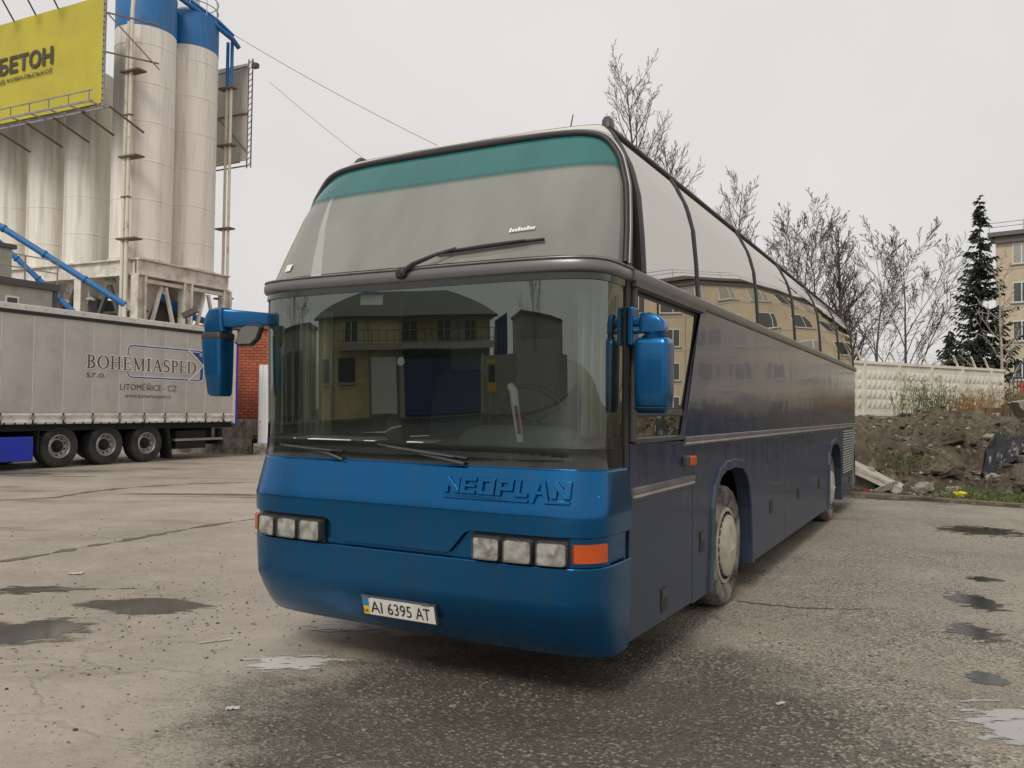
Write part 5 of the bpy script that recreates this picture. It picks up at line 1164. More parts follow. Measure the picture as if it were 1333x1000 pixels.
def bank_mat():
    m, t, out = newmat('earth_and_rubble'); p = N(t, 'BsdfPrincipled', Roughness=.95); t.links.new(p.outputs[0], out.inputs[0]); tc = N(t, 'TexCoord'); co = tc.outputs['Object']
    n = N(t, 'TexNoise', Scale=1.1, Detail=9.0, Roughness=.75); t.links.new(co, n.inputs['Vector']); r = N(t, 'ValToRGB'); e = r.color_ramp.elements
    e[0].position = .28; e[0].color = (.03, .02, .013, 1); e[1].position = .78; e[1].color = (.29, .245, .175, 1); q = e.new(.45); q.color = (.098, .073, .046, 1); q = e.new(.6); q.color = (.175, .143, .096, 1); t.links.new(n.outputs[0], r.inputs[0])
    v = N(t, 'TexVoronoi', Scale=11); t.links.new(co, v.inputs['Vector']); sp = N(t, 'SeparateColor'); t.links.new(v.outputs['Color'], sp.inputs[0]); mr_ = N(t, 'MapRange'); mr_.inputs[1].default_value = .8; mr_.inputs[2].default_value = .95; t.links.new(sp.outputs[0], mr_.inputs[0])
    mx_ = N(t, 'Mix', data_type='RGBA'); ml_ = N(t, 'Math', operation='MULTIPLY'); t.links.new(mr_.outputs[0], ml_.inputs[0]); ml_.inputs[1].default_value = .3; t.links.new(ml_.outputs[0], mx_.inputs[0]); t.links.new(r.outputs[0], mx_.inputs[6]); mx_.inputs[7].default_value = (.36, .33, .27, 1)
    g = N(t, 'TexNoise', Scale=.55, Detail=5.0); t.links.new(co, g.inputs['Vector']); gr = N(t, 'MapRange'); gr.inputs[1].default_value = .55; gr.inputs[2].default_value = .72; gr.inputs[4].default_value = .5; t.links.new(g.outputs[0], gr.inputs[0])
    m3 = N(t, 'Mix', data_type='RGBA'); t.links.new(gr.outputs[0], m3.inputs[0]); t.links.new(mx_.outputs[2], m3.inputs[6]); m3.inputs[7].default_value = (.085, .085, .03, 1); t.links.new(m3.outputs[2], p.inputs['Base Color'])
    nb = N(t, 'TexNoise', Scale=9, Detail=8.0, Roughness=.7); t.links.new(co, nb.inputs['Vector']); b = N(t, 'Bump', Strength=1, Distance=.12); t.links.new(nb.outputs[0], b.inputs['Height']); t.links.new(b.outputs[0], p.inputs['Normal']); return m
bk_ = MB()
def bank_pt(u, v):
    s_ = -9+24*u; q = -.1+ (v**1.6)*30; p = K0+KD*s_+KN*q; return Vector((p.x, p.y, bank_h(s_, q)))
bk_.grid(bank_pt, 240, 190); bank = tag(bk_.build('earth_bank', bank_mat(), smooth=180), kind='structure')
def bank_at(s_, q): p = K0+KD*s_+KN*q; return Vector((p.x, p.y, bank_h(s_, q)))
def rock_mesh(mb, c, r, rg, squash=.7):
    bm = bmesh.new(); bmesh.ops.create_icosphere(bm, subdivisions=1, radius=1); sx, sy, sz = (r*rg.uniform(.7, 1.3), r*rg.uniform(.7, 1.3), r*squash*rg.uniform(.7, 1.2)); a = rg.uniform(0, 6.28); vs_ = []
    for v in bm.verts:
        k = rg.uniform(.75, 1.15); x, y, z = v.co.x*sx*k, v.co.y*sy*k, v.co.z*sz*k; vs_.append((c[0]+x*math.cos(a)-y*math.sin(a), c[1]+x*math.sin(a)+y*math.cos(a), c[2]+z))
    mb.add(vs_, [[v.index for v in f.verts] for f in bm.faces]); bm.free()
M['tarp_black'] = mat('black_sheeting', (.012, .012, .014), .35, var=.3, vscale=4, dirt=(.06,.055,.05), dirt_amt=.3, dscale=4)
M['stone'] = mat('broken_concrete', (.27, .245, .2), .9, var=.3, vscale=8, dirt=(.09,.075,.055), dirt_amt=.7, dscale=6)
M['stone_dark'] = mat('grimy_concrete', (.15, .135, .11), .95, var=.35, vscale=7, dirt=(.06,.05,.038), dirt_amt=.7, dscale=5)
M['earth'] = mat('dark_clods', (.075, .058, .04), .95, var=.35, vscale=6)
M['stone_pale'] = mat('pale_rubble', (.42, .39, .33), .9, var=.2, vscale=8, dirt=(.15,.12,.09), dirt_amt=.5, dscale=7)
rg = random.Random(11)
for name, mt, cnt, r0, r1 in (('earth_clods', M['earth'], 2200, .015, .10), ('rubble_stones', M['stone'], 1000, .01, .075), ('pale_rubble_stones', M['stone_pale'], 420, .008, .045)):
    mb = MB()
    for _ in range(cnt):
        s_, q = rg.uniform(-1.5, 9), rg.uniform(.3, 8.5); c = bank_at(s_, q); r = r0+(r1-r0)*rg.random()**2.6; rock_mesh(mb, (c.x, c.y, c.z+r*.15), r, rg)
    tag(mb.build(name, mt), 'loose lumps scattered over the earth bank', 'rubble', kind='stuff')
# countable debris
def slab(name, c, ax, ay, az, mt, label, cat, n=6, rag=.12, seed=1):
    """broken slab: box grid with ragged edges"""
    c, ax, ay, az = Vector(c), Vector(ax), Vector(ay), Vector(az); bm = bmesh.new(); bmesh.ops.create_cube(bm, size=2); bmesh.ops.subdivide_edges(bm, edges=bm.edges[:], cuts=n, use_grid_fill=True)
    vs_ = []
    for v in bm.verts:
        u = Vector(v.co); nn = noise.noise_vector(Vector((u.x*2.2+seed, u.y*2.2, u.z*2.2)))*rag
        vs_.append(c+ax*(u.x+nn.x*.7)+ay*(u.y*(1+.25*noise.noise(Vector((u.x*1.7+seed, 3, 1))))+nn.y)+az*(u.z+nn.z*1.5))
    mb = MB().add(vs_, [[v.index for v in f.verts] for f in bm.faces]); bm.free(); return tag(mb.build(name, mt, smooth=50), label, cat)
slab('concrete_slab', (7.2, 16.95, .42), Vector((.62, -.28, -.33)), Vector((.14, .3, .02)), Vector((.03, .0, .075)), M['stone_pale'], 'long broken concrete slab leaning on a block behind the coach', 'slab', seed=4)
slab('concrete_block', (7.0, 17.25, .24), Vector((.48, -.12, 0)), Vector((.1, .3, 0)), Vector((0, .05, .25)), M['stone'], 'weathered grey concrete block under the leaning slab', 'concrete block', seed=7)
slab('concrete_block', (13.3, 20.6, 1.7), Vector((.55, -.1, .12)), Vector((.1, .4, 0)), Vector((-.25, .05, .34)), M['stone'], 'tilted pale brown block on top of the bank at the right edge', 'concrete block', seed=12)
def tarp_pt(u, v):
    s_, q = 1.75+2.8*u, 2.45+.9*v; b = bank_at(s_, q); e = 1-(2*abs(v-.5))**4; k = noise.fractal(Vector((u*4, v*2.5, 6)), 1, 2, 4)
    return b+Z*(.08+.13*e*sstep(0, .15, u)+.07*k+.04*noise.noise(Vector((u*14, v*5, 2))))
tag(MB().grid(tarp_pt, 70, 40).build('black_tarp', M['tarp_black'], smooth=180, solid=.012), 'crumpled black plastic sheet on the bank at the right edge', 'tarp')
rgc = random.Random(23)
for i in range(24):
    s_, q = rgc.uniform(-.6, 3.6), rgc.uniform(.5, 5.6); c = bank_at(s_, q); k_ = rgc.uniform(.07, .2); a = rgc.uniform(0, 6.28); tl = rgc.uniform(-.5, .5)
    e = slab('concrete_chunk', c+Z*k_*.3, Vector((math.cos(a), math.sin(a), tl))*k_, Vector((-math.sin(a), math.cos(a), rgc.uniform(-.4, .4)))*k_*.7, Vector((-tl*.4, .1, 1))*k_*rgc.uniform(.25, .5), M[rgc.choice(('stone', 'earth', 'stone', 'stone_dark'))], 'jagged broken concrete chunk half buried in the earth bank', 'concrete chunk', n=3, rag=.42, seed=40+i); e['group'] = 'broken concrete chunks on the bank'
M['wood'] = mat('weathered_timber', (.17, .135, .1), .85, var=.3, vscale=5, stretch=(1, 1, 6)); M['rail_rust'] = mat('rusty_fence_rail', (.12, .065, .04), .85, var=.3)
def stick(name, pts, r, mt, label, cat, group=None, seg=6): return tag(MB().tube(pts, r, seg).build(name, mt), label, cat, group)
a_, b_ = bank_at(3.6, 4.6), bank_at(4.9, 2.7); stick('dead_branch', [a_+Z*.5, (a_+b_)/2+Z*.4, b_+Z*.1], [.035, .03, .015], M['wood'], 'long bare stick lying down the front of the bank', 'branch')
stick('dead_branch', [bank_at(5.4, 5.2)+Z*.9, bank_at(6.2, 4.2)+Z*.15], [.02, .035], M['wood'], 'bare stick poking up near the tilted block', 'branch')
for i, (s_, q, ds, dq, l_, lab) in enumerate([(.6, 3.0, .9, -.5, .25, 'thin twig lying above the leaning slab'), (2.1, 2.6, .7, .6, .2, 'thin twig crossing the middle of the bank'), (3.0, 4.4, -.8, -.6, .3, 'thin twig high on the middle of the bank'), (5.2, 3.0, .9, -.8, .35, 'thin twig on the bank near the black sheet'), (1.4, 4.8, .8, .3, .4, 'thin twig near the bank crest below the rusty rail')]):
    A, B = bank_at(s_, q)+Z*.12, bank_at(s_+ds, q+dq)+Z*l_; stick('dead_branch', [A, A.lerp(B, .5)+Z*.06, B], [.018, .014, .006], M['wood'], lab, 'branch')
for s0, s1, q, lab in ((-.5, 1.15, .12, 'dark low timber edging along the foot of the bank near the slab'), (1.4, 5.0, .1, 'long low timber edging in front of the grass patch')):
    A, B = K0+KD*s0+KN*q, K0+KD*s1+KN*q; tag(MB().beam((A.x, A.y, .035), (B.x, B.y, .04), .09, .07).build('edging_plank', M['wood'], bevel=.01), lab, 'plank')
tag(MB().beam((8.9, 17.6, .38), (10.6, 16.9, .42), .3, .05).build('dark_plank', M['under']), 'black board lying low across the front of the bank', 'plank')
# low rusty rail in front of the concrete fence
rr_ = empty('rusty_rail_fence', (0, 0, 0), 0, 'low rusty rail fence running in front of the concrete wall', 'fence')
FA, FD = Vector((12.4, 30.0)), Vector((.866, .5)); FN = Vector((.5, -.866))
def fpt(s_, o, z): p = FA+FD*s_+FN*o; return Vector((p.x, p.y, z))
MB().beam(fpt(2.2, 2.2, 1.70), fpt(6.6, 2.2, 1.82), .08, .18).build('rail', M['rail_rust'], rr_); MB().beam(fpt(.2, 2.3, 1.66), fpt(3.2, 2.3, 1.7), .06, .1).build('rail', M['rail_rust'], rr_)
for s_ in (2.4, 4.4, 5.5, 6.6): MB().beam(fpt(s_, 2.25, 1.0), fpt(s_, 2.25, 2.0 if s_ > 5 else 1.85), .16, .16).build('post', M['rail_rust'], rr_)
# litter
M['bag_yellow'] = mat('yellow_plastic', (.62, .5, .02), .5); M['litter'] = mat('dirty_white_litter', (.46, .44, .4), .8, var=.2, vscale=12)
slab('yellow_bag', (8.42, 15.6, .09), Vector((.10, -.02, 0)), Vector((.02, .07, 0)), Vector((.01, 0, .065)), M['bag_yellow'], 'small yellow plastic bag lying at the foot of the bank', 'bag', rag=.4, seed=9)
slab('red_wrapper', (7.0, 16.5, .05), Vector((.08, -.02, .02)), Vector((.02, .04, 0)), Vector((0, 0, .035)), M['red'], 'red wrapper on the ground beside the concrete block', 'wrapper', rag=.35, seed=2)
LIT = [(8.2, 15.75, .06, 'white crumpled litter behind the yellow bag'), (9.35, 15.95, .08, 'white litter at the right end of the grass patch'), (8.75, 15.45, .05, 'white scrap right of the yellow bag'), (7.35, 16.7, .05, 'white plastic scrap below the leaning slab'), (9.3, 17.2, .07, 'white scrap halfway up the bank above the grass')]
for i, (x, y, r, lab) in enumerate(LIT):
    d = Vector((x, y))-K0; q = d.dot(KN); s_ = d.dot(KD); slab('litter_scrap', (x, y, bank_h(s_, q)+r*.4), Vector((r, 0, 0)), Vector((0, r*.7, 0)), Vector((0, 0, r*.4)), M['litter'], lab, 'litter', n=3, rag=.4, seed=20+i)
for i, (x, y, w_, h_, rz, lab, cat) in enumerate([(-1.46, 4.45, .035, .022, .3, 'pale paper scrap on the ground in the left foreground', 'paper scrap'), (-4.1, 7.9, .06, .045, .1, 'flat white scrap on the ground beyond the long puddle', 'paper scrap'), (-2.0, 5.7, .11, .008, .5, 'thin white stick beside the left puddle', 'stick'), (1.5, 4.62, .03, .012, .6, 'tiny pale leaf on the asphalt beside the front wheel', 'leaf'), (-.1, 3.1, .03, .012, .2, 'tiny pale leaf at the bottom of the asphalt foreground', 'leaf')]):
    mb = MB().grid(lambda u, v: Vector((x+(u-.5)*2*w_*math.cos(rz)-(v-.5)*2*h_*math.sin(rz), y+(u-.5)*2*w_*math.sin(rz)+(v-.5)*2*h_*math.cos(rz), .008+.012*abs(noise.noise(Vector((u*3+i, v*3, 0)))))), 6, 4); tag(mb.build('ground_scrap', M['litter'], solid=.002), lab, cat)
# gravel grit on the yard
for nm, mt, cnt, sd_ in (('loose_grit', M['stone'], 1500, 3), ('dark_grit', M['earth'], 1100, 4), ('puddle_gravel', M['stone_dark'], 900, 6)):
    mb = MB(); rg = random.Random(sd_)
    for _ in range(cnt):
        y = 2.8+9*rg.random()**1.7; x = rg.uniform(-.65, .65)*y
        if nm == 'puddle_gravel': y = rg.gauss(6.4, .75); x = rg.gauss(-2.7, .9)
        r = .003+.009*rg.random()**3; rock_mesh(mb, (x, y, r*.3), r, rg, .6)
    tag(mb.build(nm, mt), 'fine loose stones strewn over the asphalt yard', 'grit', kind='stuff')
# ------------------------------------------------------------------ grass and weeds
M['grass'] = mat('grass_blades', (.085, .13, .022), .7, var=.35, vscale=9); M['dry'] = mat('dry_weed_stems', (.24, .19, .095), .85, var=.3, vscale=6); M['weed'] = mat('green_weed', (.10, .115, .035), .8, var=.35, vscale=5); M['orange_weed'] = mat('rusty_orange_weed', (.27, .14, .045), .85, var=.3, vscale=6)
def blades(mb, c, n, spread, h, w, rg, lean=.4):
    for _ in range(n):
        x, y = c[0]+rg.gauss(0, spread), c[1]+rg.gauss(0, spread); a = rg.uniform(0, 6.28); hh = h*rg.uniform(.5, 1.2); l = lean*hh*rg.random(); b = rg.uniform(0, 6.28)
        z = c[2]; p0 = Vector((x, y, z)); d = Vector((math.cos(a), math.sin(a), 0))*w; t_ = p0+Vector((math.cos(b)*l, math.sin(b)*l, hh)); m_ = p0.lerp(t_, .55)+Z*hh*.06
        k = len(mb.v); mb.v += [tuple(p0-d), tuple(p0+d), tuple(m_+d*.7), tuple(m_-d*.7), tuple(t_)]; mb.f += [(k, k+1, k+2, k+3), (k+3, k+2, k+4)]
rg = random.Random(5); mb = MB()
for _ in range(420):
    s_, q = rg.uniform(1.3, 4.2), rg.uniform(.25, 1.3); 
    if noise.noise(Vector((s_*1.4, q*2, 8))) > -.12: blades(mb, bank_at(s_, q), 7, .05, .08, .008, rg, .8)
tag(mb.build('grass', M['grass'], fix=False), 'short green grass at the foot of the bank', 'grass', kind='stuff')
def weed_clump(c, n, spread, h, mt, label, rg, tw=3, group=None):
    mb = MB()
    for _ in range(n):
        p = Vector((c[0]+rg.gauss(0, spread), c[1]+rg.gauss(0, spread), c[2])); d = Vector((rg.gauss(0, .2), rg.gauss(0, .2), 1)).normalized(); hh = h*rg.uniform(.5, 1.15); pts = [p, p+d*hh*.5+Vector((rg.gauss(0, .03), rg.gauss(0, .03), 0)), p+d*hh]
        mb.tube(pts, [.008, .006, .003], 3, cap=False)
        for _k in range(tw):
            q = pts[1].lerp(pts[2], rg.random()); e = q+Vector((rg.gauss(0, .12), rg.gauss(0, .12), rg.uniform(.05, .25)))*h*.5; mb.tube([q, e], [.005, .012], 3, cap=False)
    return tag(mb.build('weed_clump', mt, fix=False), label, 'weeds', group, 'stuff')
rg = random.Random(9)
for i, (s_, o, n, sp_, h, mt, lab) in enumerate([(1.2, 1.6, 90, .45, 1.5, 'weed', 'tall green weeds against the left end of the concrete wall'), (2.6, 1.5, 70, .4, 1.2, 'weed', 'green weeds in front of the second wall panel'), (2.0, 3.2, 90, .4, .8, 'orange_weed', 'rusty orange weeds below the tall green weeds'), (4.3, 1.2, 70, .5, 1.1, 'dry', 'dry brown stems in front of the third wall panel'), (6.2, 1.2, 80, .5, 1.2, 'dry', 'dry brown stems in front of the fourth wall panel'), (8.2, 1.1, 80, .45, 1.4, 'dry', 'dry brown stems at the right end of the concrete wall'), (10.2, 2.2, 50, .5, 1.4, 'dry', 'dry reddish stems past the end of the concrete wall')]):
    p = fpt(s_, o, 0); dd = Vector((p.x, p.y))-K0; z_ = bank_h(dd.dot(KD), dd.dot(KN)); weed_clump((p.x, p.y, z_-.05), n, sp_, h, M[mt], lab, rg)
for s_, q, h, lab, mt in ((.2, 2.6, .5, 'low weeds above the leaning slab', 'weed'), (2.6, 3.3, .4, 'low weeds on the middle of the bank', 'dry'), (6.6, 3.6, .6, 'dry weeds on the right shoulder of the bank', 'dry')): weed_clump(bank_at(s_, q), 50, .25, h, M[mt], lab, rg)
weed_clump((-8.9, 27.95, .5), 45, .3, .6, M['dry'], 'dry weeds growing against the brick building plinth', rg); weed_clump((-8.75, 27.7, .0), 25, .25, .35, M['weed'], 'low green weeds behind the trailer rear', rg)
# ------------------------------------------------------------------ concrete panel fence
M['fence'] = mat('whitewashed_concrete', (.70, .665, .565), .85, var=.14, vscale=1.5, bump=.3, bscale=15, dirt=(.30,.265,.19), dirt_amt=.7, dscale=1.2, dirt_lo=.48, dirt_hi=.72, stretch=(1, 1, .5))
fz0, fz1 = 1.15, 3.52
cf = empty('concrete_fence', (12.4, 30.0, 0), math.atan2(.5, .866), 'whitewashed concrete panel fence with raised diamond relief', 'fence')
def fence_panel(s0, s1):
    mb = MB(); mb.box(s0, s1, 0, .12, fz0, fz1-.1)
    nc, nr = 6, 4; cw, ch = (s1-s0-.12)/nc, .36
    for i in range(nc):
        for j in range(nr):
            cx_, cz_ = s0+.06+cw*(i+.5), fz0+.62+ch*(j+.5); a, b = cw*.44, ch*.44
            mb.add([(cx_-a, -.002, cz_-b), (cx_+a, -.002, cz_-b), (cx_+a, -.002, cz_+b), (cx_-a, -.002, cz_+b), (cx_, -.045, cz_)], [(0, 1, 4), (1, 2, 4), (2, 3, 4), (3, 0, 4)])
    o = mb.build('panel', M['fence'], cf); c = MB().box(s0-.0, s1+.0, -.05, .17, fz1-.1, fz1); c.build('panel_coping', M['fence'], o); MB().box(s0, s1, -.03, .0, fz0+.36, fz0+.46).build('panel_rib', M['fence'], o); return o
PS = [-7.49+2*k for k in range(9)]
for k, s_ in enumerate(PS[:-1]): fence_panel(s_+.06, (PS[k+1]-.06) if k < 7 else PS[k]+1.9)
fence_panel(8.57, 9.5)
for s_ in PS: MB().box(s_-.06, s_+.06, -.06, .16, fz0-.2, fz1+.02).build('post', M['fence'], cf)
for s_ in (.5, 2.45, 4.4, 6.4, 7.6, 8.5): MB().beam((s_, .06, fz1-.05), (s_-.42, .02, fz1+.42), .06, .06).build('wire_bracket', M['fence'], cf)
for k, zz in enumerate((.14, .28, .4)):
    MB().tube([(s_-.42*zz/.42, .03, fz1+zz-.02*math.sin(s_*9)) for s_ in [(-7+16.0*i/60) for i in range(61)]], .005, 3).build('barbed_wire', M['rust'], cf)
# steel gate past the fence end
gt = empty('bar_gate', fpt(9.7, 0, 0), math.atan2(.5, .866), 'dark steel bar gate with a red sign past the concrete wall', 'gate')
for k in range(12): MB().beam((.2+.3*k, 0, 1.2), (.2+.3*k, 0, 3.2), .03, .03).build('bar', M['dark_steel'], gt)
for z_ in (1.3, 2.3, 3.2): MB().beam((.1, 0, z_), (3.8, 0, z_), .05, .06).build('rail', M['dark_steel'], gt)
MB().box(.9, 1.25, -.05, -.02, 2.5, 3.0).build('red_sign', M['red'], gt)
# ------------------------------------------------------------------ bare trees
M['bark'] = mat('bark', (.085, .07, .055), .9, var=.3, vscale=3); M['bark_pale'] = mat('birch_bark', (.38, .34, .27), .8, var=.3, vscale=2); M['needles'] = mat('spruce_needles', (.026, .034, .02), .85, var=.4, vscale=1.5)
def grow(mb, p, d, L_, r, lvl, rg, prm, spread):
    n = 5 if lvl < 2 else 3; pts = [p]; rs = [r]; q = p.copy(); dd = d.copy(); step = L_/n
    for i in range(n):
        dd = (dd+Vector((rg.gauss(0, .09), rg.gauss(0, .09), prm['up']*(.35 if lvl else .1)))).normalized(); q = q+dd*step; pts.append(q.copy()); rs.append(max(prm['rmin'], r*(1-.78*(i+1)/n)))
    mb.tube(pts, rs, 5 if lvl == 0 else 4 if lvl == 1 else 3, cap=False)
    if lvl >= prm['depth']: return
    k = prm['kids'][lvl]
    for i in range(k):
        f = prm['f0'][lvl]+(1-prm['f0'][lvl])*(i+rg.random())/k; x = min(n-1e-6, f*n); j = int(x); b = pts[j].lerp(pts[j+1], x-j); ax = (pts[j+1]-pts[j]).normalized(); o = ax.orthogonal().normalized(); o.rotate(Matrix.Rotation(rg.uniform(0, 6.28), 3, ax))
        ang = spread*rg.uniform(.7, 1.25); nd = (ax*math.cos(ang)+o*math.sin(ang)).normalized(); ll = L_*prm['ratio'][lvl]*(1-.62*f)*rg.uniform(.7, 1.25); grow(mb, b, nd, ll, max(prm['rmin'], r*(1-.75*f)*.55), lvl+1, rg, prm, spread)
def bare_tree(x, y, z, h, seed, label, kind='poplar', mt='bark', r=None, lean=(0, 0)):
    rg = random.Random(seed); t = empty('bare_tree', (x, y, z), 0, label, 'tree', 'bare winter trees behind the wall')
    P = dict(poplar=dict(depth=3, kids=(44, 9, 5), ratio=(.36, .42, .5), f0=(.15, .15, .2), up=.28, rmin=.009, sp=.62), spread=dict(depth=4, kids=(11, 8, 6, 4), ratio=(.8, .55, .5, .5), f0=(.12, .2, .2, .2), up=.16, rmin=.009, sp=.6), birch=dict(depth=3, kids=(16, 5, 3), ratio=(.38, .4, .45), f0=(.2, .2, .2), up=.2, rmin=.012, sp=.75))[kind]
    tm = MB(); cm = MB(); r = r or h*.011; pts = [Vector((0, 0, -.4))]; rs = [r*1.25]; d = Vector((lean[0], lean[1], 1)).normalized(); n = 10
    for i in range(n): d = (d+Vector((rg.gauss(0, .03), rg.gauss(0, .03), .06))).normalized(); pts.append(pts[-1]+d*h/n); rs.append(max(.012, r*(1-.93*(i+1)/n)))
    tm.tube(pts, rs, 7, cap=False); k = P['kids'][0]
    for i in range(k):
        f = P['f0'][0]+(.96-P['f0'][0])*(i+rg.random())/k; xx = f*n; j = min(n-1, int(xx)); b = pts[j].lerp(pts[j+1], xx-j); a = i*2.4+rg.uniform(-.4, .4); ang = P['sp']*rg.uniform(.75, 1.25); nd = Vector((math.cos(a)*math.sin(ang), math.sin(a)*math.sin(ang), math.cos(ang)))
        grow(cm, b, nd, h*P['ratio'][0]*(1-.72*f)*rg.uniform(.7, 1.2), max(.012, rs[j]*.5), 1, rg, P, P['sp'])
    tm.build('trunk', M[mt], t, smooth=180, fix=False); cm.build('crown', M[mt], t, fix=False); return t
def at(px_, dep): return ((px_-666.5)/1080*dep, dep)
TREES = [(6.0, 40, 18.0, 'poplar', 'tall bare tree with whip-thin branches rising highest behind the coach roof', None), (8.6, 41.5, 14.2, 'poplar', 'bare tree just right of the tallest one, behind the coach roof', None), (12.2, 45, 13.6, 'poplar', 'thin bare tree standing alone between the tall tree and the dense group', None),
         (14.0, 42, 9.6, 'spread', 'leftmost bare tree of the dense group above the side windows', None), (15.6, 45, 10.2, 'spread', 'bare twiggy tree in the middle of the dense group', None), (17.1, 43, 10.6, 'poplar', 'bare tree with a stout brown trunk above the coach rear', .2), (17.6, 47, 9.9, 'spread', 'bare tree filling the back of the dense group', None),
         (18.6, 42, 8.2, 'spread', 'bushy many-stemmed bare tree above the concrete wall', None), (20.6, 43.5, 9.4, 'spread', 'wide bare tree nearest the tall spruce', None), (9.9, 46, 10.6, 'poplar', 'short bare tree peeking over the coach roof between taller ones', None)]
for i, (x, y, h, k, lab, r) in enumerate(TREES): bare_tree(x, y, 1.2, h, 31+i*7, lab, k, r=r)
bare_tree(26.3, 44.5, 1.2, 9.2, 77, 'pale-barked young birch in front of the spruce', 'birch', 'bark_pale', r=.11)
def spruce(x, y, z, h, R0, seed, label):
    rg = random.Random(seed); t = empty('spruce_tree', (x, y, z), 0, label, 'tree', 'spruces behind the wall'); MB().tube([(0, 0, -.3), (0, 0, h*.98)], [h*.014, .02], 8).build('trunk', M['bark'], t, smooth=60)
    cm = MB(); lv = int(h*2.6)
    for i in range(lv):
        f = i/lv; zc = h*(.06+.93*f); jz = h*.03; R1 = R0*(1-f)**.86*(1+.16*math.sin(i*2.1)); nb = 11 if f < .75 else 7
        for b in range(nb):
            a = 2*math.pi*b/nb+i*1.3+rg.uniform(-.25, .25); L_ = max(.18, R1*rg.uniform(.62, 1.18)); bz = rg.uniform(-jz, jz)*1.6; a += rg.uniform(-.3, .3); dr = Vector((math.cos(a), math.sin(a), 0)); tg = Vector((-math.sin(a), math.cos(a), 0)); dr = Vector((math.cos(a), math.sin(a), 0)); tg = Vector((-math.sin(a), math.cos(a), 0)); ns = max(3, int(L_*5.5)); drop = .30*(1-f)+.04
            for s_ in range(ns):
                u = (s_+.6)/ns; c = dr*L_*u+Z*(zc+bz-L_*drop*math.sin(u*2.3)+L_*.16*u*u); wd_ = .30*(1-.55*u)*(.55+.6*(1-f))
                for sd_ in (-1, 1, 0):
                    e = c+(tg*sd_*wd_+dr*.24-Z*rg.uniform(.02, .30))*rg.uniform(.7, 1.25); w2 = (dr*.5-tg*sd_*.4+Z*.5*rg.uniform(-1, 1)).normalized()*.085; k = len(cm.v)
                    cm.v += [tuple(c-w2), tuple(c+w2), tuple(e+w2*.5), tuple(e-w2*.5)]; cm.f.append((k, k+1, k+2, k+3))
    cm.build('crown', M['needles'], t, fix=False); return t
spruce(33.9, 60, 1.0, 16.3, 3.1, 3, 'tall dark spruce beside the apartment block'); spruce(30.6, 58, 1.0, 6.6, 1.9, 8, 'small dark spruce left of the tall spruce, just above the wall')
# ------------------------------------------------------------------ apartment block (right edge, and mirrored in the coach side)
M['render_beige'] = mat('beige_render', (.53, .445, .325), .85, var=.10, vscale=.6, dirt=(.3,.25,.17), dirt_amt=.4, dscale=.5, stretch=(1, 1, .4)); M['render_dark'] = mat('grey_roof_edge', (.13, .125, .115), .7); M['pale_band'] = mat('pale_concrete_band', (.45, .42, .36), .8); M['frame_white'] = mat('white_window_frame', (.7, .7, .68), .5, var=.05)
def pane_mat():
    m, t, out = newmat('dwelling_window_glass'); p = N(t, 'BsdfPrincipled', Roughness=.06); p.inputs['Base Color'].default_value = (.07, .075, .075, 1); p.inputs['IOR'].default_value = 1.6; t.links.new(p.outputs[0], out.inputs[0]); return m
M['pane'] = pane_mat(); M['blind'] = mat('drawn_curtain', (.34, .33, .29), .9, var=.2, vscale=.7)
ab = empty('apartment_block', (41.0, 70.2, 0), -R_(40), 'beige five-storey apartment block with air conditioners at the right edge', 'building')
AW, AH = 58, 16.7
MB().box(0, AW, 0, 12, 0, AH).build('wall', M['render_beige'], ab); MB().box(-.5, AW+.5, -.6, 12.5, AH, AH+.35).build('roof', M['render_dark'], ab); MB().box(-.3, AW+.3, -.3, .0, AH-.55, AH-.05).build('cornice', M['render_dark'], ab)
for z_ in (.45, .8): MB().beam((-.4, -.4, AH+.35+z_), (AW, -.4, AH+.35+z_), .05, .05).build('roof_railing', M['steel'], ab)
for k in range(24): MB().beam((-.4+2.5*k, -.4, AH+.3), (-.4+2.5*k, -.4, AH+1.15), .05, .05).build('railing_post', M['steel'], ab)
wproto = None; rg = random.Random(4)
wm = MB().box(-.95, .95, -.05, 0.0, 0, 1.7); wf_me = wm.build('tmp', M['frame_white']).data; bpy.data.objects.remove(bpy.data.objects['tmp'])
pm1 = MB(); pm1.box(-.88, -.33, -.06, -.051, .07, 1.63); pm1.box(-.25, .88, -.06, -.051, .07, 1.63); t1 = pm1.build('tmp', M['pane']); pn_me = t1.data; bpy.data.objects.remove(t1)
t1 = MB().box(-1.1, 1.1, -.16, 0, -.09, -.01).build('tmp', M['pale_band']); sl_me = t1.data; bpy.data.objects.remove(t1)
pm2 = pn_me.copy(); pm2.materials.clear(); pm2.materials.append(M['blind'])
t1 = MB().box(-.42, .42, -.42, -.05, 0, .62).build('tmp', M['white'], bevel=0); ac_me = t1.data; bpy.data.objects.remove(t1)
t1 = MB().lathe([(.22, 0), (.2, .012)], 16, o=(-.1, -.42, .31), ax=(0, -1, 0)).build('tmp', M['dark_steel']); fan_me = t1.data; bpy.data.objects.remove(t1)
def inst(name, me, parent, loc):
    o = bpy.data.objects.new(name, me); COL.objects.link(o); o.parent = parent; o.location = loc; return o
for fl_i in range(5):
    for k in range(17):
        x = 2.2+3.35*k; z_ = 1.3+3.25*fl_i
        wv = inst('window', wf_me, ab, (x, -.002, z_)); inst('pane', pn_me if rg.random() < .6 else pm2, wv, (0, 0, 0)); inst('sill', sl_me, wv, (0, 0, 0))
        if rg.random() < .28:
            av = inst('air_conditioner', ac_me, ab, (x+rg.choice((-1.55, 1.55, .2)), -.0, z_-.95)); inst('fan', fan_me, av, (0, 0, 0))
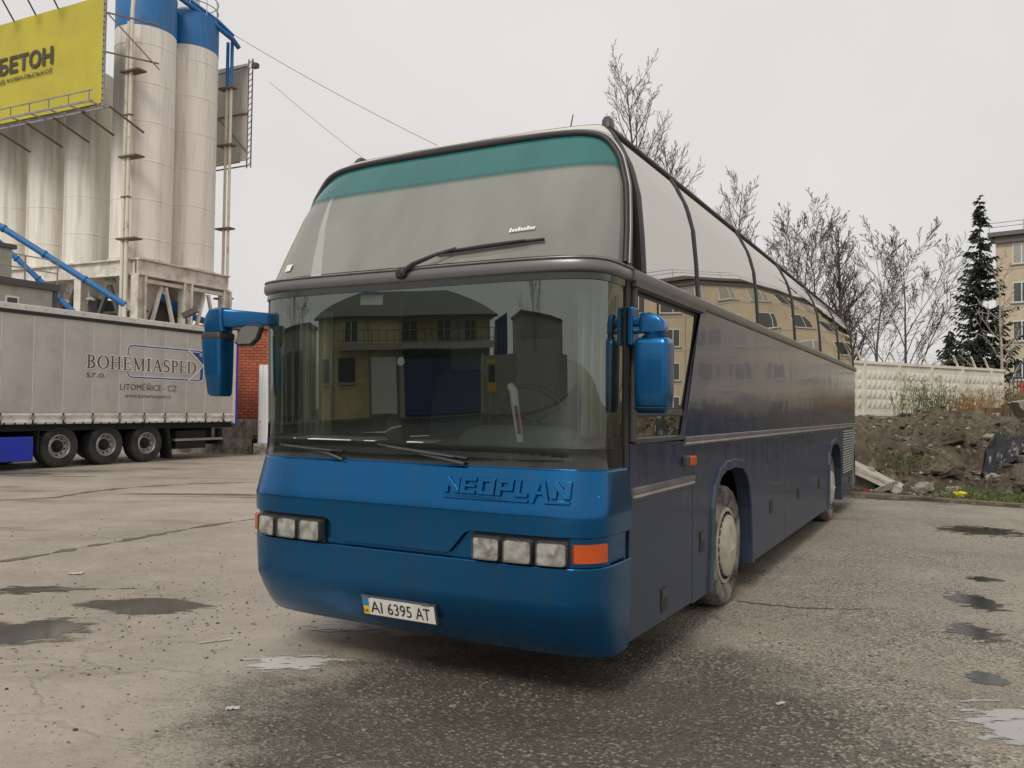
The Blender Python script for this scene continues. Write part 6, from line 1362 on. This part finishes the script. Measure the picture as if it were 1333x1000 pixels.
for k in range(6): MB().box(8.0+9.5*k, 8.16+9.5*k, -.12, -.0, 0, AH-.6).build('drainpipe', M['pale_band'], ab)
for z_ in (4.3, 7.55, 10.8, 14.05): MB().box(0, AW, -.03, 0.0, z_-.16, z_).build('storey_band', M['pale_band'], ab)
# ------------------------------------------------------------------ house and gate across the yard (mirrored in the windscreen)
M['house'] = mat('yellow_render', (.78, .68, .36), .85, var=.1, dirt=(.3,.26,.14), dirt_amt=.4); M['house_roof'] = mat('grey_sheet_roof', (.10, .105, .10), .5); M['gate_blue'] = mat('blue_gate_sheet', (.01, .035, .16), .45); M['grey_wall'] = mat('grey_yard_wall', (.36, .345, .3), .85, dirt=(.2,.18,.15), dirt_amt=.4)
hd = Vector((-.89, -.46)).normalized(); hq = Vector((-.46, 4.65))+hd*36; hrz = math.atan2(-hd.x, hd.y)
hs = empty('yellow_house', (hq.x, hq.y, 0), hrz, 'two-storey yellow house with balcony opposite the coach front', 'building')
# local x = along facade, local y = away from the yard
SX = -1
def hx(u): return SX*u
def hbox(u0, u1, y0, y1, z0, z1): a, b = sorted((hx(u0), hx(u1))); return MB().box(a, b, y0, y1, z0, z1)
hbox(-6.6, -1.4, 0, 8, 0, 4.6).build('wall', M['house'], hs); hbox(-1.4, 4.0, 1.6, 8, 0, 4.6).build('wall', M['house'], hs); hbox(-1.4, 4.0, 1.55, 1.6, 0, 2.4).build('passage', M['under'], hs)
rf_ = MB(); a, b = sorted((hx(-7.1), hx(4.6))); rf_.add([(a, -.6, 4.6), (b, -.6, 4.6), (b, 8.6, 4.6), (a, 8.6, 4.6), (a+3.6, 4, 6.9), (b-3.6, 4, 6.9)], [(0, 1, 5, 4), (1, 2, 5), (2, 3, 4, 5), (3, 0, 4), (0, 3, 2, 1)]); rf_.build('roof', M['house_roof'], hs)
hbox(-4.6, 4.1, -1.0, 0 if False else 1.6, 2.45, 2.75).build('balcony_slab', M['pale_band'], hs)
for z_ in (2.95, 3.65): MB().beam((hx(-4.6), -.95, z_), (hx(4.1), -.95, z_), .04, .04).build('balcony_rail', M['dark_steel'], hs)
for k in range(25): MB().beam((hx(-4.6+.3625*k), -.95, 2.75), (hx(-4.6+.3625*k), -.95, 3.65), .03, .03).build('baluster', M['dark_steel'], hs)
for u in (-3.9, -1.0, .8, 2.4): hbox(u-.35, u+.35, (1.55 if u > -1.4 else -.05), (1.59 if u > -1.4 else -.001), 2.9, 4.3).build('window', M['pane'], hs)
gte = empty('blue_gate', (hq.x, hq.y, 0), hrz, 'plain dark blue sheet gate opposite the coach front', 'gate'); hbox(-1.3, 3.0, -.3, -.24, .05, 2.0).build('sheet', M['gate_blue'], gte)
for u in (-1.35, 3.15): hbox(u-.12, u+.12, -.42, -.15, 0, 2.15).build('post', M['pale_band'], gte)
yw_ = empty('yard_wall', (hq.x, hq.y, 0), hrz, 'grey block yard wall with a poster opposite the coach front', 'wall'); hbox(3.3, 34, -.4, -.15, 0, 2.05).build('blockwork', M['grey_wall'], yw_); hbox(3.55, 4.35, -.43, -.401, .5, 1.85).build('poster', M['flag_yellow'], yw_); hbox(3.62, 4.28, -.45, -.431, .75, 1.6).build('poster_picture', M['ink'], yw_)
bs = empty('blue_shed', (hq.x, hq.y, 0), hrz, 'blue sheet-metal shed behind the yard wall opposite the coach', 'shed'); mb = MB(); mb.prism([(hx(4.5), 0), (hx(6.0), 0), (hx(6.0), 4.9), (hx(4.8), 4.4)], lambda x, z: Vector((x, 1, z)), lambda x, z: Vector((x, 4, z))); mb.build('body', M['gate_blue'], bs)
hbox(-2.9, -1.6, -.6, -.5, .1, 2.1).build('white_board', M['white'], hs)
hbox(-5.4, -5.0, -.06, -.001, .1, 4.2).build('pilaster', M['pale_band'], hs)
nb_ = empty('pale_garage', (hq.x, hq.y, 0), hrz, 'long low pale garage building beyond the yellow house', 'building'); hbox(-34, -8.2, .5, 8, 0, 4.2).build('wall', M['pale_band'], nb_); hbox(-34.3, -7.9, .2, 8.3, 4.2, 4.45).build('roof', M['house_roof'], nb_)
for k in range(6): hbox(-12.5-3.8*k, -9.6-3.8*k, .42, .5, .05, 2.7).build('door', M['dark_steel'], nb_)
rb_ = empty('grey_workshop', (hq.x, hq.y, 0), hrz, 'grey workshop hall behind the yard wall opposite the coach', 'building'); hbox(9.5, 32, 5, 16, 0, 5.2).build('wall', M['grey_wall'], rb_); hbox(9.2, 32.3, 4.7, 16.3, 5.2, 5.5).build('roof', M['house_roof'], rb_)
# unseen dark sheet added to darken the ground mirrored in the windscreen
rd = MB(); 
for u_, y_ in ((-34, -21), (60, -21), (60, -1), (-34, -1)): rd.v.append((hx(u_), y_, .005))
rd.f = [(0, 1, 2, 3)]; M['dark_sheet'] = mat('unseen_dark_sheet', (.045, .043, .04), .45, var=.25, vscale=.6); ro = tag(rd.build('added_dark_sheet', M['dark_sheet']), kind='structure'); ro.location = (hq.x, hq.y, 0); ro.rotation_euler = (0, 0, hrz)
M['brown_roof_edge'] = mat('roof_edge_board', (.06, .05, .045), .7)
for u in (-6.4, -3.0, -1.45, 1.6, 3.9): hbox(u-.05, u+.05, (1.5 if u > -1.4 else -.12), (1.59 if u > -1.4 else -.005), 0 if u < -1.4 else 2.8, 4.6).build('downpipe', M['pale_band'], hs)
hbox(-7.1, 4.6, -.62, -.5, 4.45, 4.62).build('fascia', M['brown_roof_edge'], hs)
for u in (-3.9, -1.0, .8, 2.4):
    yb = 1.53 if u > -1.4 else -.07
    for du in (-.38, 0, .38): hbox(u+du-.03, u+du+.03, yb-.02, yb, 2.88, 4.34).build('window_frame', M['frame_white'], hs)
    for zz in (2.88, 3.7, 4.32): MB().beam((hx(u-.38), yb-.03, zz), (hx(u+.38), yb-.03, zz), .03, .05).build('window_frame', M['frame_white'], hs)
for u in (-5.6, -4.2): hbox(u-.5, u+.5, -.05, -.001, .9, 2.1).build('window', M['pane'], hs); hbox(u-.56, u+.56, -.1, -.051, .8, .9).build('window_sill', M['pale_band'], hs)
for k in range(9): hbox(-1.2+.47*k, -1.16+.47*k, -.32, -.301, .05, 2.0).build('sheet_rib', M['gate_blue'], gte)
bare_tree(hq.x+6, hq.y+13, 0, 8.5, 201, 'bare tree beside the yellow house opposite the coach', 'spread'); bare_tree(hq.x+2, hq.y-14, 0, 10, 207, 'bare tree behind the grey yard wall opposite the coach', 'spread')
